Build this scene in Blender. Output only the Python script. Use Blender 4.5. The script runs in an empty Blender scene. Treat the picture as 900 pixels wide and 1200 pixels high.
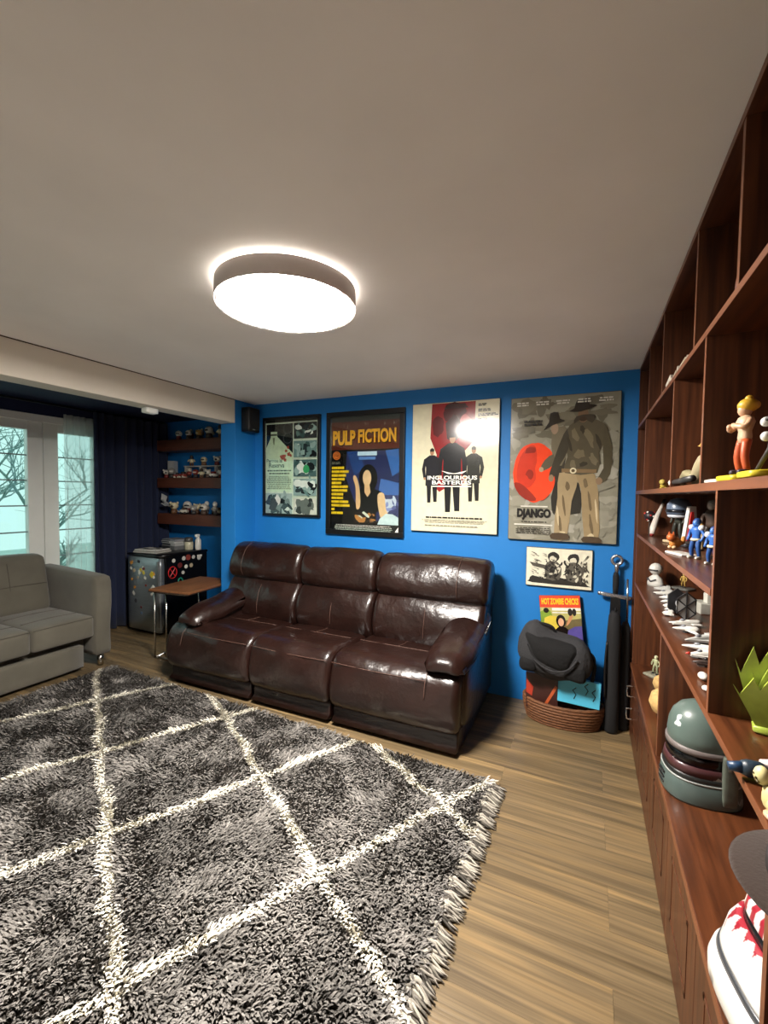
import bpy, math, random
import numpy as np
from mathutils import Vector, Matrix, Quaternion

scene = bpy.context.scene
COL = scene.collection
rnd = random.Random(11)
PI = math.pi

# ------------------------------------------------------------------ camera
yaw, pitch, roll = 0.436208, -0.041442, 0.013991
F_PX = 513.016
_f = Vector((-math.sin(yaw)*math.cos(pitch), math.cos(yaw)*math.cos(pitch), math.sin(pitch)))
_r = Vector((math.cos(yaw), math.sin(yaw), 0)); _u = _r.cross(_f)
r2 = _r*math.cos(roll) + _u*math.sin(roll); u2 = _u*math.cos(roll) - _r*math.sin(roll)
cam_d = bpy.data.cameras.new('camera'); cam = bpy.data.objects.new('camera', cam_d); COL.objects.link(cam)
cam_d.sensor_fit = 'HORIZONTAL'; cam_d.sensor_width = 36; cam_d.lens = F_PX/900*36
cam_d.clip_start = 0.02
cam.matrix_world = Matrix(((r2.x, u2.x, -_f.x, 0), (r2.y, u2.y, -_f.y, 0), (r2.z, u2.z, -_f.z, 1.543), (0, 0, 0, 1)))
scene.camera = cam

# ------------------------------------------------------------------ world, exposure
world = bpy.data.worlds.new('daylight'); scene.world = world; world.use_nodes = True
bg = world.node_tree.nodes['Background']; bg.inputs[0].default_value = (0.66, 0.98, 0.95, 1); bg.inputs[1].default_value = 0.92
LAMP_STRENGTH = 212.0
LAMP_COLOR = (1.0, 0.935, 0.86)
vs = scene.view_settings
vs.view_transform = 'Standard'; vs.look = 'None'; vs.gamma = 1; vs.exposure = 0.30
vs.use_curve_mapping = False

# ------------------------------------------------------------------ helpers
def lin(c): return c/12.92 if c <= .04045 else ((c+.055)/1.055)**2.4
def H(s):
    s = s.lstrip('#'); return tuple(lin(int(s[i:i+2], 16)/255) for i in (0, 2, 4)) + (1,)

def mat(name, col, rough=.5, metal=0, var=0, vscale=8, bump=0, bscale=60, stretch=None, coat=0, spec=.5,
        emit=0, alpha_mix=0, trans=0, dark=None, sheen=0, objrand=0, detail=4):
    m = bpy.data.materials.new(name); m.use_nodes = True
    nt = m.node_tree; N = nt.nodes; L = nt.links; b = N['Principled BSDF']
    col = H(col) if isinstance(col, str) else col
    b.inputs['Base Color'].default_value = col; b.inputs['Roughness'].default_value = rough
    b.inputs['Metallic'].default_value = metal; b.inputs['Specular IOR Level'].default_value = spec
    b.inputs['Coat Weight'].default_value = coat; b.inputs['Coat Roughness'].default_value = .12
    b.inputs['Sheen Weight'].default_value = sheen
    b.inputs['Transmission Weight'].default_value = trans
    if emit:
        b.inputs['Emission Color'].default_value = col; b.inputs['Emission Strength'].default_value = emit
    if var or bump or objrand:
        tc = N.new('ShaderNodeTexCoord'); mp = N.new('ShaderNodeMapping'); L.new(tc.outputs['Object'], mp.inputs[0])
        if stretch: mp.inputs['Scale'].default_value = stretch
        if objrand:
            oi = N.new('ShaderNodeObjectInfo'); vm = N.new('ShaderNodeVectorMath'); vm.operation = 'SCALE'
            vm.inputs[0].default_value = (13.1, 7.3, 5.7); L.new(oi.outputs['Random'], vm.inputs['Scale'])
            L.new(vm.outputs[0], mp.inputs['Location'])
    if var or objrand:
        nz = N.new('ShaderNodeTexNoise'); nz.inputs['Scale'].default_value = vscale; nz.inputs['Detail'].default_value = detail
        L.new(mp.outputs[0], nz.inputs['Vector'])
        rp = N.new('ShaderNodeValToRGB'); L.new(nz.outputs['Fac'], rp.inputs[0])
        d = H(dark) if dark else tuple(max(0, c*(1-var)) for c in col[:3])+(1,)
        l = tuple(min(1, c*(1+var*.7)) for c in col[:3])+(1,)
        rp.color_ramp.elements[0].color = d; rp.color_ramp.elements[1].color = l
        rp.color_ramp.elements[0].position = .32; rp.color_ramp.elements[1].position = .68
        out = rp.outputs[0]
        if objrand:
            hs = N.new('ShaderNodeHueSaturation'); mr = N.new('ShaderNodeMapRange')
            mr.inputs[3].default_value = 1-objrand; mr.inputs[4].default_value = 1+objrand
            L.new(oi.outputs['Random'], mr.inputs[0]); L.new(mr.outputs[0], hs.inputs['Value']); L.new(out, hs.inputs['Color'])
            out = hs.outputs[0]
        L.new(out, b.inputs['Base Color'])
    if bump:
        n2 = N.new('ShaderNodeTexNoise'); n2.inputs['Scale'].default_value = bscale; n2.inputs['Detail'].default_value = 3
        L.new(mp.outputs[0], n2.inputs['Vector'])
        bp = N.new('ShaderNodeBump'); bp.inputs['Strength'].default_value = bump; bp.inputs['Distance'].default_value = .02
        L.new(n2.outputs['Fac'], bp.inputs['Height']); L.new(bp.outputs[0], b.inputs['Normal'])
    return m

def vcol_mat(name, rough=.5, coat=0, spec=.5, grain=0, gscale=40):
    m = mat(name, (1, 1, 1, 1), rough, coat=coat, spec=spec)
    nt = m.node_tree; N = nt.nodes; L = nt.links
    at = N.new('ShaderNodeAttribute'); at.attribute_name = 'Col'
    out = at.outputs['Color']
    if grain:
        tc = N.new('ShaderNodeTexCoord'); nz = N.new('ShaderNodeTexNoise'); nz.inputs['Scale'].default_value = gscale; nz.inputs['Detail'].default_value = 5
        L.new(tc.outputs['Object'], nz.inputs['Vector'])
        mr = N.new('ShaderNodeMapRange'); mr.inputs[1].default_value = .3; mr.inputs[2].default_value = .7
        mr.inputs[3].default_value = 1-grain; mr.inputs[4].default_value = 1+grain; L.new(nz.outputs['Fac'], mr.inputs[0])
        hs = N.new('ShaderNodeHueSaturation'); L.new(mr.outputs[0], hs.inputs['Value']); L.new(out, hs.inputs['Color']); out = hs.outputs[0]
    L.new(out, N['Principled BSDF'].inputs['Base Color'])
    return m

MATS = {}
# geometry: (verts, faces); colours optional
def box(x0, y0, z0, x1, y1, z1):
    v = [(x0,y0,z0),(x1,y0,z0),(x1,y1,z0),(x0,y1,z0),(x0,y0,z1),(x1,y0,z1),(x1,y1,z1),(x0,y1,z1)]
    return v, [(0,3,2,1),(4,5,6,7),(0,1,5,4),(1,2,6,5),(2,3,7,6),(3,0,4,7)]

def rbox(c, s, r=.05, n=6, bulge=(0,0,0), fn=None):
    """rounded, bulged box centred at c with full size s"""
    hx, hy, hz = s[0]/2, s[1]/2, s[2]/2; r = min(r, hx, hy, hz)
    verts, faces, idx = [], [], {}
    def vid(p):
        k = (round(p[0], 5), round(p[1], 5), round(p[2], 5))
        if k not in idx: idx[k] = len(verts); verts.append(p)
        return idx[k]
    # parameter spacing denser at the ends so that the rounding is smooth
    ts = [-1 + 2*i/n for i in range(n+1)]
    ts = [math.sin(t*PI/2)*.55 + t*.45 for t in ts]
    for ax in range(3):
        a, b = [(1,2),(2,0),(0,1)][ax]
        for sg in (-1, 1):
            grid = []
            for i in range(n+1):
                row = []
                for j in range(n+1):
                    p = [0,0,0]; p[ax] = sg; p[a] = ts[i]; p[b] = ts[j]; row.append(vid(tuple(p)))
                grid.append(row)
            for i in range(n):
                for j in range(n):
                    q = (grid[i][j], grid[i+1][j], grid[i+1][j+1], grid[i][j+1])
                    faces.append(q if sg > 0 else q[::-1])
    out = []
    for p in verts:
        q = Vector((p[0]*hx, p[1]*hy, p[2]*hz))
        inn = Vector((max(-hx+r, min(hx-r, q.x)), max(-hy+r, min(hy-r, q.y)), max(-hz+r, min(hz-r, q.z))))
        d = q-inn
        if d.length > 1e-9: q = inn + d.normalized()*r
        u, v, w = p
        q.x += math.copysign(1, u)*bulge[0]*(1-v*v)*(1-w*w)*abs(u)
        q.y += math.copysign(1, v)*bulge[1]*(1-u*u)*(1-w*w)*abs(v)
        q.z += math.copysign(1, w)*bulge[2]*(1-u*u)*(1-v*v)*abs(w)
        if fn: q = Vector(fn(q.x, q.y, q.z))
        out.append((q.x+c[0], q.y+c[1], q.z+c[2]))
    return out, faces

def tube(pts, rad, sides=8, cap=True):
    pts = [Vector(p) for p in pts]; n = len(pts)
    rads = rad if isinstance(rad, (list, tuple)) else [rad]*n
    v, f = [], []
    up = None
    for i, p in enumerate(pts):
        t = (pts[min(i+1, n-1)] - pts[max(i-1, 0)]).normalized()
        if up is None:
            up = Vector((0,0,1)) if abs(t.z) < .9 else Vector((1,0,0))
        a = t.cross(up)
        if a.length < 1e-6: a = t.orthogonal()
        a.normalize(); b = t.cross(a).normalized(); 
        for k in range(sides):
            an = 2*PI*k/sides; v.append(tuple(p + (a*math.cos(an)+b*math.sin(an))*rads[i]))
    for i in range(n-1):
        for k in range(sides):
            k2 = (k+1) % sides
            f.append((i*sides+k, i*sides+k2, (i+1)*sides+k2, (i+1)*sides+k))
    if cap:
        f.append(tuple(range(sides))[::-1]); f.append(tuple((n-1)*sides+k for k in range(sides)))
    return v, f

def lathe(prof, seg=20, c=(0,0,0), sx=1, sy=1):
    v, f = [], []
    for r, z in prof:
        for k in range(seg):
            a = 2*PI*k/seg; v.append((c[0]+r*sx*math.cos(a), c[1]+r*sy*math.sin(a), c[2]+z))
    n = len(prof)
    for i in range(n-1):
        for k in range(seg):
            k2 = (k+1) % seg; f.append((i*seg+k, i*seg+k2, (i+1)*seg+k2, (i+1)*seg+k))
    f.append(tuple(range(seg))[::-1]); f.append(tuple((n-1)*seg+k for k in range(seg)))
    return v, f

def ball(c, r, seg=12, rings=7):
    if not isinstance(r, (tuple, list)): r = (r, r, r)
    prof = [(max(.02, math.sin(PI*i/rings)), -math.cos(PI*i/rings)) for i in range(rings+1)]
    v, f = lathe(prof, seg)
    return [(c[0]+x*r[0], c[1]+y*r[1], c[2]+z*r[2]) for x, y, z in v], f

def prism(poly, a0, a1, plane='xz'):
    """extrude a 2-D outline along the remaining axis"""
    n = len(poly); v = []
    for a in (a0, a1):
        for p, q in poly:
            v.append((p, a, q) if plane == 'xz' else ((a, p, q) if plane == 'yz' else (p, q, a)))
    f = [tuple(range(n)), tuple(range(2*n-1, n-1, -1))]
    for i in range(n): f.append((i, i+n, (i+1) % n + n, (i+1) % n))
    return v, f

def loft_x(prof, x0, x1, r=.05, k=5, mid=4, crown=0.0, inset=1.0, fn=None):
    """closed (y,z) outline swept along x with pillowy rounded ends"""
    n = len(prof); cy = sum(p[0] for p in prof)/n; cz = sum(p[1] for p in prof)/n
    # outline normals for an even inset
    nor = []
    area = sum(prof[i][0]*prof[(i+1) % n][1]-prof[(i+1) % n][0]*prof[i][1] for i in range(n))
    sg = 1 if area > 0 else -1
    for i in range(n):
        a, b = prof[i-1], prof[(i+1) % n]; t = Vector((b[0]-a[0], b[1]-a[1])); t.normalize(); nor.append((t.y*sg, -t.x*sg))
    st = [(r*(1-math.cos(PI/2*i/k)), r*inset*(1-math.sin(PI/2*i/k))) for i in range(k+1)]
    # st: (distance from end, inset)
    secs = [(x0+d, ins) for d, ins in st]
    for i in range(1, mid): secs.append((x0+r+(x1-x0-2*r)*i/mid, 0))
    secs += [(x1-d, ins) for d, ins in reversed(st)]
    v, f = [], []
    for x, ins in secs:
        t = (x-x0)/(x1-x0)*2-1
        for i in range(n):
            y = prof[i][0]-nor[i][0]*(ins-crown*(1-t*t)); z = prof[i][1]-nor[i][1]*(ins-crown*(1-t*t))
            v.append(fn(x, y, z) if fn else (x, y, z))
    m = len(secs)
    for j in range(m-1):
        for i in range(n):
            i2 = (i+1) % n; f.append((j*n+i, j*n+i2, (j+1)*n+i2, (j+1)*n+i))
    f.append(tuple(range(n))[::-1]); f.append(tuple((m-1)*n+i for i in range(n)))
    return v, f

def smooth_closed(pts, sub=4):
    """Catmull-Rom through closed 2-D points"""
    n = len(pts); out = []
    for i in range(n):
        p0, p1, p2, p3 = [Vector(pts[(i+k-1) % n]) for k in range(4)]
        for s in range(sub):
            t = s/sub
            q = .5*((2*p1)+(-p0+p2)*t+(2*p0-5*p1+4*p2-p3)*t*t+(-p0+3*p1-3*p2+p3)*t**3)
            out.append((q.x, q.y))
    return out

def smooth_open(pts, sub=4):
    n = len(pts); P = [Vector(p) for p in pts]; out = []
    for i in range(n-1):
        p0, p1, p2, p3 = P[max(i-1, 0)], P[i], P[i+1], P[min(i+2, n-1)]
        for s in range(sub):
            t = s/sub
            out.append(tuple(.5*((2*p1)+(-p0+p2)*t+(2*p0-5*p1+4*p2-p3)*t*t+(-p0+3*p1-3*p2+p3)*t**3)))
    out.append(tuple(P[-1])); return out

def xf(geo, M):
    v, f = geo; return [tuple(M @ Vector(p)) for p in v], f
def shift(geo, d): return [(p[0]+d[0], p[1]+d[1], p[2]+d[2]) for p in geo[0]], geo[1]
def rotz(geo, a, c=(0,0,0)):
    return xf(geo, Matrix.Translation(c) @ Matrix.Rotation(a, 4, 'Z') @ Matrix.Translation(-Vector(c)))
def join(*gs):
    v, f = [], []
    for g in gs:
        o = len(v); v += list(g[0]); f += [tuple(i+o for i in q) for q in g[1]]
    return v, f

def mesh_of(name, geo, smooth=False, cols=None, recalc=True):
    me = bpy.data.meshes.new(name); me.from_pydata(geo[0], [], geo[1])
    if recalc:
        import bmesh
        b = bmesh.new(); b.from_mesh(me); bmesh.ops.recalc_face_normals(b, faces=b.faces); b.to_mesh(me); b.free()
    if cols is not None:
        a = me.color_attributes.new('Col', 'FLOAT_COLOR', 'POINT')
        a.data.foreach_set('color', np.array(cols, dtype=np.float32).ravel())
    if smooth: me.polygons.foreach_set('use_smooth', [True]*len(me.polygons))
    me.update(); return me

def place(name, me, m, parent=None, loc=None):
    o = bpy.data.objects.new(name, me); COL.objects.link(o)
    if m is not None and me is not None and not me.materials: me.materials.append(m)
    if parent is not None: o.parent = parent
    if loc is not None: o.location = loc
    return o

def obj(name, geo, m, parent=None, smooth=False, bevel=0, cols=None, world=False, recalc=True, auto=0, loc=None):
    """one mesh object; world=True: geo is given in world coordinates and moved into the parent's frame"""
    if world and parent is not None:
        off = Vector((0,0,0)); p = parent
        while p: off += p.location; p = p.parent
        geo = shift(geo, -off)
    me = mesh_of(name, geo, smooth or auto > 0, cols, recalc)
    o = place(name, me, m, parent, loc)
    if auto: me.set_sharp_from_angle(angle=math.radians(auto))
    if bevel:
        bv = o.modifiers.new('bevel', 'BEVEL'); bv.width = bevel; bv.segments = 2; bv.limit_method = 'ANGLE'
    return o

def cobj(name, parts, m, parent=None, smooth=False, world=False, auto=0):
    """parts: list of (geo, colour) merged in one mesh with a colour attribute"""
    v, f, c = [], [], []
    for g, col in parts:
        col = H(col) if isinstance(col, str) else col
        o = len(v); v += list(g[0]); f += [tuple(i+o for i in q) for q in g[1]]; c += [col]*len(g[0])
    return obj(name, (v, f), m, parent, smooth, 0, c, world, True, auto)

def tag(o, label, cat, group=None):
    o['label'] = label; o['category'] = cat
    if group: o['group'] = group
    return o
def thing(name, label, cat, loc=(0,0,0), rz=0, group=None):
    o = bpy.data.objects.new(name, None); COL.objects.link(o); o.location = loc; o.rotation_euler = (0,0,rz)
    o.empty_display_size = .1
    return tag(o, label, cat, group)
def struct(o, label=None, cat=None):
    o['kind'] = 'structure'
    if label: o['label'] = label
    if cat: o['category'] = cat
    return o
def struct_empty(name, loc, label, cat):
    o = bpy.data.objects.new(name, None); COL.objects.link(o); o.location = loc; return struct(o, label, cat)

_txt = {}
def text_geo(s, bold=0.0):
    key = (s, bold)
    if key not in _txt:
        cu = bpy.data.curves.new('t', 'FONT'); cu.body = s; cu.offset = bold; cu.resolution_u = 3
        o = bpy.data.objects.new('t', cu); COL.objects.link(o)
        bpy.context.view_layer.update()
        dg = bpy.context.evaluated_depsgraph_get()
        me = bpy.data.meshes.new_from_object(o.evaluated_get(dg))
        v = [tuple(x.co) for x in me.vertices]; f = [tuple(p.vertices) for p in me.polygons]
        bpy.data.objects.remove(o); bpy.data.curves.remove(cu); bpy.data.meshes.remove(me)
        x0 = min(p[0] for p in v); x1 = max(p[0] for p in v); y0 = min(p[1] for p in v); y1 = max(p[1] for p in v)
        v = [((p[0]-x0)/(x1-x0), (p[1]-y0)/(y1-y0)) for p in v]
        _txt[key] = (v, f)
    return _txt[key]

# ------------------------------------------------------------------ materials
m_ceil = mat('ceiling_paint', '#f8f4ee', .9, var=.04, vscale=2, bump=.02, bscale=300)
m_beam = mat('beam_paint', '#dcd4c6', .8, var=.03, vscale=3)
m_blue = mat('blue_wall_paint', '#1173bd', .62, var=.05, vscale=3, bump=.03, bscale=250)
m_navy = mat('navy_wall_paint', '#141c40', .75, var=.05, vscale=3)
m_plain = mat('plain_wall_paint', '#f0ece6', .85, var=.03)
m_white = mat('white_frame_paint', '#eef0ea', .5, var=.02)
m_wood = mat('mahogany_wood', '#583019', .36, var=.30, vscale=5, stretch=(9, .6, 9), coat=.15, bump=.03, bscale=30, dark='#3c1e0e')
m_wood_v = mat('mahogany_wood_upright', '#583019', .42, var=.30, vscale=5, stretch=(12, 12, .6), coat=.08, bump=.03, bscale=30, dark='#3c1e0e')
m_woodx = mat('alcove_shelf_wood', '#5c3020', .5, var=.3, vscale=5, stretch=(.8, 7, 7))
def floor_material():
    m = mat('oak_plank', '#8a7350', .40); nt = m.node_tree; N = nt.nodes; L = nt.links; b = N['Principled BSDF']
    tc = N.new('ShaderNodeTexCoord'); oi = N.new('ShaderNodeObjectInfo'); vm = N.new('ShaderNodeVectorMath'); vm.operation = 'SCALE'
    vm.inputs[0].default_value = (31.0, 17.0, 5.0); L.new(oi.outputs['Random'], vm.inputs['Scale'])
    def noise(stretch, scale, detail, dist=0):
        mp = N.new('ShaderNodeMapping'); mp.inputs['Scale'].default_value = stretch; L.new(tc.outputs['Object'], mp.inputs[0]); L.new(vm.outputs[0], mp.inputs['Location'])
        nz = N.new('ShaderNodeTexNoise'); nz.inputs['Scale'].default_value = scale; nz.inputs['Detail'].default_value = detail; nz.inputs['Distortion'].default_value = dist
        L.new(mp.outputs[0], nz.inputs['Vector']); return nz.outputs['Fac']
    n1 = noise((.35, 6, 1), 3.2, 5, .4); n2 = noise((.5, 34, 1), 3.0, 3)
    rp = N.new('ShaderNodeValToRGB'); L.new(n1, rp.inputs[0]); e = rp.color_ramp.elements
    e[0].position = .30; e[0].color = H('#584932'); e[1].position = .72; e[1].color = H('#907751')
    k = e.new(.48); k.color = H('#705f45')
    mr = N.new('ShaderNodeMapRange'); mr.inputs[1].default_value = .35; mr.inputs[2].default_value = .7; mr.inputs[3].default_value = .72; mr.inputs[4].default_value = 1.22; L.new(n2, mr.inputs[0])
    hs = N.new('ShaderNodeHueSaturation'); L.new(rp.outputs[0], hs.inputs['Color']); L.new(mr.outputs[0], hs.inputs['Value'])
    h2 = N.new('ShaderNodeHueSaturation'); m2 = N.new('ShaderNodeMapRange'); m2.inputs[3].default_value = .86; m2.inputs[4].default_value = 1.1; L.new(oi.outputs['Random'], m2.inputs[0])
    L.new(m2.outputs[0], h2.inputs['Value']); L.new(hs.outputs[0], h2.inputs['Color']); L.new(h2.outputs[0], b.inputs['Base Color'])
    bp = N.new('ShaderNodeBump'); bp.inputs['Strength'].default_value = .12; bp.inputs['Distance'].default_value = .01; L.new(n2, bp.inputs['Height']); L.new(bp.outputs[0], b.inputs['Normal'])
    return m
m_floor = floor_material()
m_floorbase = mat('floor_base', '#4a3a26', .9)
m_leather = mat('brown_leather', '#21110d', .30, var=.25, vscale=7, bump=.34, bscale=15, coat=.12, spec=.55)
m_stitch = mat('stitching', '#553b31', .6)
m_dark = mat('black_plastic', '#0c0c0d', .45)
m_blackcloth = mat('black_cloth', '#121214', .85, bump=.15, bscale=200)
m_grey = mat('grey_upholstery', '#5d594e', .95, var=.14, vscale=5, bump=.12, bscale=350, sheen=.2)
m_greyseam = mat('grey_seam', '#4b463e', .95)
m_navycloth = mat('navy_curtain_cloth', '#18223f', .9, bump=.1, bscale=200, sheen=.1)
m_chrome = mat('chrome', '#c9c6c0', .18, metal=1)
m_steel = mat('brushed_steel', '#a9b0b5', .36, metal=.85, var=.1, vscale=6, stretch=(1, 1, 12))
m_vc = vcol_mat('painted_plastic', .42)
m_vcm = vcol_mat('painted_matt', .7, grain=.12, gscale=60)
m_print = vcol_mat('poster_print', .22, coat=.3, grain=.10, gscale=25)
m_printg = vcol_mat('poster_print_gloss', .16, coat=.6, grain=.06, gscale=18)
m_frame = mat('black_frame', '#08080a', .35)

# ------------------------------------------------------------------ the room shell
LX, RX, BY, NY, CZ = -4.9, 0.66, 3.4, -1.6, 2.4   # left wall, right wall, back wall, near wall, ceiling
SF = 0.287                                        # front plane of the bookcase
fl = struct(obj('floor', box(LX-.1, NY-.1, -.06, RX+.1, 3.95, -.004), m_floorbase), 'brown oak plank floor', 'floor')
# planks, one by one
pw, plen = .20, 1.0
pme = {}
def plank_mesh(l):
    k = round(l, 3)
    if k not in pme:
        pme[k] = mesh_of('plank', box(-l/2+.0005, -pw/2+.0005, -.003, l/2-.0005, pw/2-.0005, 0)); pme[k].materials.append(m_floor)
    return pme[k]
row = 0; y = -.7
while y < 3.88:
    x = .115-6.0+(.5 if row % 2 else 0)
    while x < RX-.05:
        a = max(x, LX); b = min(x+plen, RX)
        if b-a > .05: place('plank', plank_mesh(b-a), m_floor, fl, ((a+b)/2, y+pw/2, 0))
        x += plen
    y += pw; row += 1
struct(obj('ceiling', box(-3.178, NY-.1, CZ, RX+.1, 3.95, CZ+.1), m_ceil), 'plain off-white ceiling', 'ceiling')
struct(obj('ceiling_bay', box(LX-.12, NY-.1, CZ, -3.178, 3.95, CZ+.1), m_navy), 'navy ceiling of the window bay', 'ceiling')
struct(obj('wall_back', box(-3.0, BY, 0, RX+.1, BY+.1, CZ), m_blue), 'bright blue back wall behind the leather sofa', 'wall')
struct(obj('wall_pillar', box(-3.178, 3.13, 0, -3.0, 3.95, CZ), m_blue, bevel=.004), 'blue wall pillar between alcove and back wall', 'wall')
struct(obj('wall_alcove', box(LX-.1, 3.86, 0, -3.17, 3.95, CZ), m_blue), 'blue alcove wall behind the fridge and shelves', 'wall')
struct(obj('wall_right', box(RX, NY-.1, 0, RX+.1, BY, CZ), m_plain), 'wall behind the bookcase', 'wall')
struct(obj('wall_near', box(LX-.1, NY-.1, 0, RX, NY, CZ), m_plain), 'wall opposite the blue wall', 'wall')
WY0, WY1, WZ = -.2, 3.06, 2.27
struct(obj('wall_left', join(box(LX-.12, NY, 0, LX, WY0, CZ), box(LX-.12, WY1, 0, LX, 3.87, CZ), box(LX-.12, WY0, WZ, LX, WY1, CZ)), m_navy),
       'navy wall around the glazed doors', 'wall')
beam = struct(obj('trim_1', box(-3.178, NY, 2.183, -3.003, 3.13, CZ-.0), m_beam, bevel=.003), 'cream ceiling beam across the room', 'beam')
cr = obj('shadow_gap', box(-3.0035, NY, 2.394, -2.999, 3.13, 2.3998), mat('gap_dark', '#3a241a', .9), beam)
se = thing('motion_sensor', 'small white sensor box under the ceiling beam', 'sensor', (-3.10, 2.33, 2.183))
obj('housing', rbox((0, 0, -.022), (.07, .10, .044), .008, 4), m_white, se, smooth=True)
obj('lens', rbox((0.01, 0, -.046), (.03, .05, .008), .003, 3), mat('sensor_lens', '#bfc6c4', .3), se, smooth=True)

# ------------------------------------------------------------------ glazed doors in the left wall
GX = LX+.0
win = struct_empty('window_1', (LX, 1.4, 0), 'white framed glazed doors with small panes', 'window')
m_glass = bpy.data.materials.new('window_glass'); m_glass.use_nodes = True
nt = m_glass.node_tree; nt.nodes.clear()
o_ = nt.nodes.new('ShaderNodeOutputMaterial'); mx = nt.nodes.new('ShaderNodeMixShader'); tr = nt.nodes.new('ShaderNodeBsdfTransparent'); gl = nt.nodes.new('ShaderNodeBsdfGlossy')
tr.inputs[0].default_value = (.93, .99, .97, 1); gl.inputs['Roughness'].default_value = .03; mx.inputs[0].default_value = .05
nt.links.new(tr.outputs[0], mx.inputs[1]); nt.links.new(gl.outputs[0], mx.inputs[2]); nt.links.new(mx.outputs[0], o_.inputs[0])
# outer frame
obj('door_frame', join(box(LX-.10, WY0, 2.20, LX+.012, WY1, WZ), box(LX-.10, WY0, 0, LX+.012, WY0+.05, 2.2), box(LX-.10, WY1-.035, 0, LX+.012, WY1, 2.2)), m_white, win, bevel=.004, world=True)
leaves = [(-.15, .98), (.98, 2.52), (2.52, 3.025)]
def leaf(a, b, st0, st1):
    g = join(box(LX-.075, a+.003, .02, LX-.01, a+st0, 2.20), box(LX-.075, b-st1, .02, LX-.01, b-.003, 2.20),
             box(LX-.075, a+st0, 2.115, LX-.01, b-st1, 2.20), box(LX-.075, a+st0, .02, LX-.01, b-st1, .61))  # solid panel at the bottom is unseen, added to block daylight under the sofa
    s = obj('door_leaf', g, m_white, win, bevel=.004, world=True)
    zs = [.61, .86, 1.125, 1.379, 1.625, 1.87, 2.115]
    ya, yb = a+st0, b-st1
    ncol = max(1, round((yb-ya)/.34)); ys = [ya+(yb-ya)*k/ncol for k in range(ncol+1)]
    for z in zs[1:-1]:
        obj('glazing_bar', box(LX-.05, ya, z-.006, LX-.03, yb, z+.006), m_bar, s, world=True)
    for y_ in ys[1:-1]:
        obj('glazing_bar', box(LX-.05, y_-.006, .61, LX-.03, y_+.006, 2.115), m_bar, s, world=True)
    for i in range(len(zs)-1):
        for j in range(ncol):
            obj('pane', box(LX-.042, ys[j]+.006, zs[i]+.006, LX-.038, ys[j+1]-.006, zs[i+1]-.006), m_glass, s, world=True)
m_bar = mat('glazing_bar_paint', '#7d8f90', .5)
leaf(-.15, .98, .13, .13); leaf(.98, 2.52, .13, .135); leaf(2.52, 3.025, .135, .02)

# outside: bare trees, hedge and paving
m_bark = mat('grey_bark', '#93aaa6', .9, var=.3, vscale=20)
struct(obj('ground_outside', box(-14, -6, -.3, LX-.14, 9, -.1), mat('pale_paving', '#b8c8c2', .9, var=.1, vscale=2)), 'pale paving outside the doors', 'ground')
def tree(x, y, h, seed, label):
    r = random.Random(seed); t = thing('bare_tree', label, 'tree', (x, y, -.1), 0, 'bare trees outside the doors')
    tr_, br, tw = [], [], []
    def grow(p, d, l, rad, lev):
        pts = [p]; q = p; dd = d.copy()
        for k in range(4):
            dd = (dd + Vector((r.uniform(-.25,.25), r.uniform(-.25,.25), r.uniform(-.12,.2)))).normalized(); q = q+dd*l/4; pts.append(q)
        (tr_ if lev == 0 else br if lev == 1 else tw).append(tube(pts, [rad*(1-.12*k) for k in range(5)], 5 if lev < 2 else 4))
        if lev < 4:
            for k in range(4 if lev < 2 else 3):
                s = pts[1+r.randrange(4)] if lev else pts[2+r.randrange(3)]
                nd = (dd + Vector((r.uniform(-1.1,1.1), r.uniform(-1.1,1.1), r.uniform(-.5,.7)))).normalized()
                grow(s, nd, l*r.uniform(.5,.75), rad*.52, lev+1)
    grow(Vector((0,0,0)), Vector((0,0,1)), h, .040, 0)
    obj('trunk', join(*tr_), m_bark, t, smooth=True); obj('branches', join(*br), m_bark, t, smooth=True)['kind'] = 'stuff'; obj('twigs', join(*tw), m_bark, t, smooth=True)['kind'] = 'stuff'
tree(-6.6, 2.35, 1.5, 3, 'bare tree seen through the left glass panes')
tree(-6.9, 3.3, 1.4, 8, 'bare tree seen through the sheer curtain')
tree(-7.6, 2.8, 1.8, 15, 'farther bare tree behind the door post')
tree(-6.8, 1.2, 1.5, 21, 'bare tree beyond the near door leaf')
tree(-5.9, 3.05, .55, 33, 'low bare shrub outside beside the sheer curtain')
tree(-6.0, 2.2, .5, 41, 'low bare shrub outside below the left panes')

# ------------------------------------------------------------------ curtains
def curtain(name, label, y0, y1, xc, z0, z1, folds, amp, m, thick=.004, seed=0, n=None):
    r = random.Random(seed); n = n or folds*10
    ph = [r.uniform(.7, 1.3) for _ in range(folds+1)]
    v, f = [], []; nz = 10
    acc = 0
    angs = [0]
    for i in range(n):
        k = min(folds, int(i/n*folds)); angs.append(angs[-1]+2*PI*folds/n*ph[k])
    for j in range(nz+1):
        t = j/nz; z = z0+(z1-z0)*t
        for i in range(n+1):
            s = i/n; a = amp*(1-.35*t)
            v.append((xc + a*math.sin(angs[i]+.25*math.sin(3*t+i*.05)) , y0+(y1-y0)*s + .3*a*math.sin(angs[i]*.5+t), z))
    for j in range(nz):
        for i in range(n):
            f.append((j*(n+1)+i, j*(n+1)+i+1, (j+1)*(n+1)+i+1, (j+1)*(n+1)+i))
    o = obj(name, (v, f), m, smooth=True, recalc=False)
    if thick:
        so = o.modifiers.new('thick', 'SOLIDIFY'); so.thickness = thick; so.offset = 0
    return tag(o, label, 'curtain')
m_sheer = bpy.data.materials.new('sheer_cloth'); m_sheer.use_nodes = True
nt = m_sheer.node_tree; nt.nodes.clear()
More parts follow.
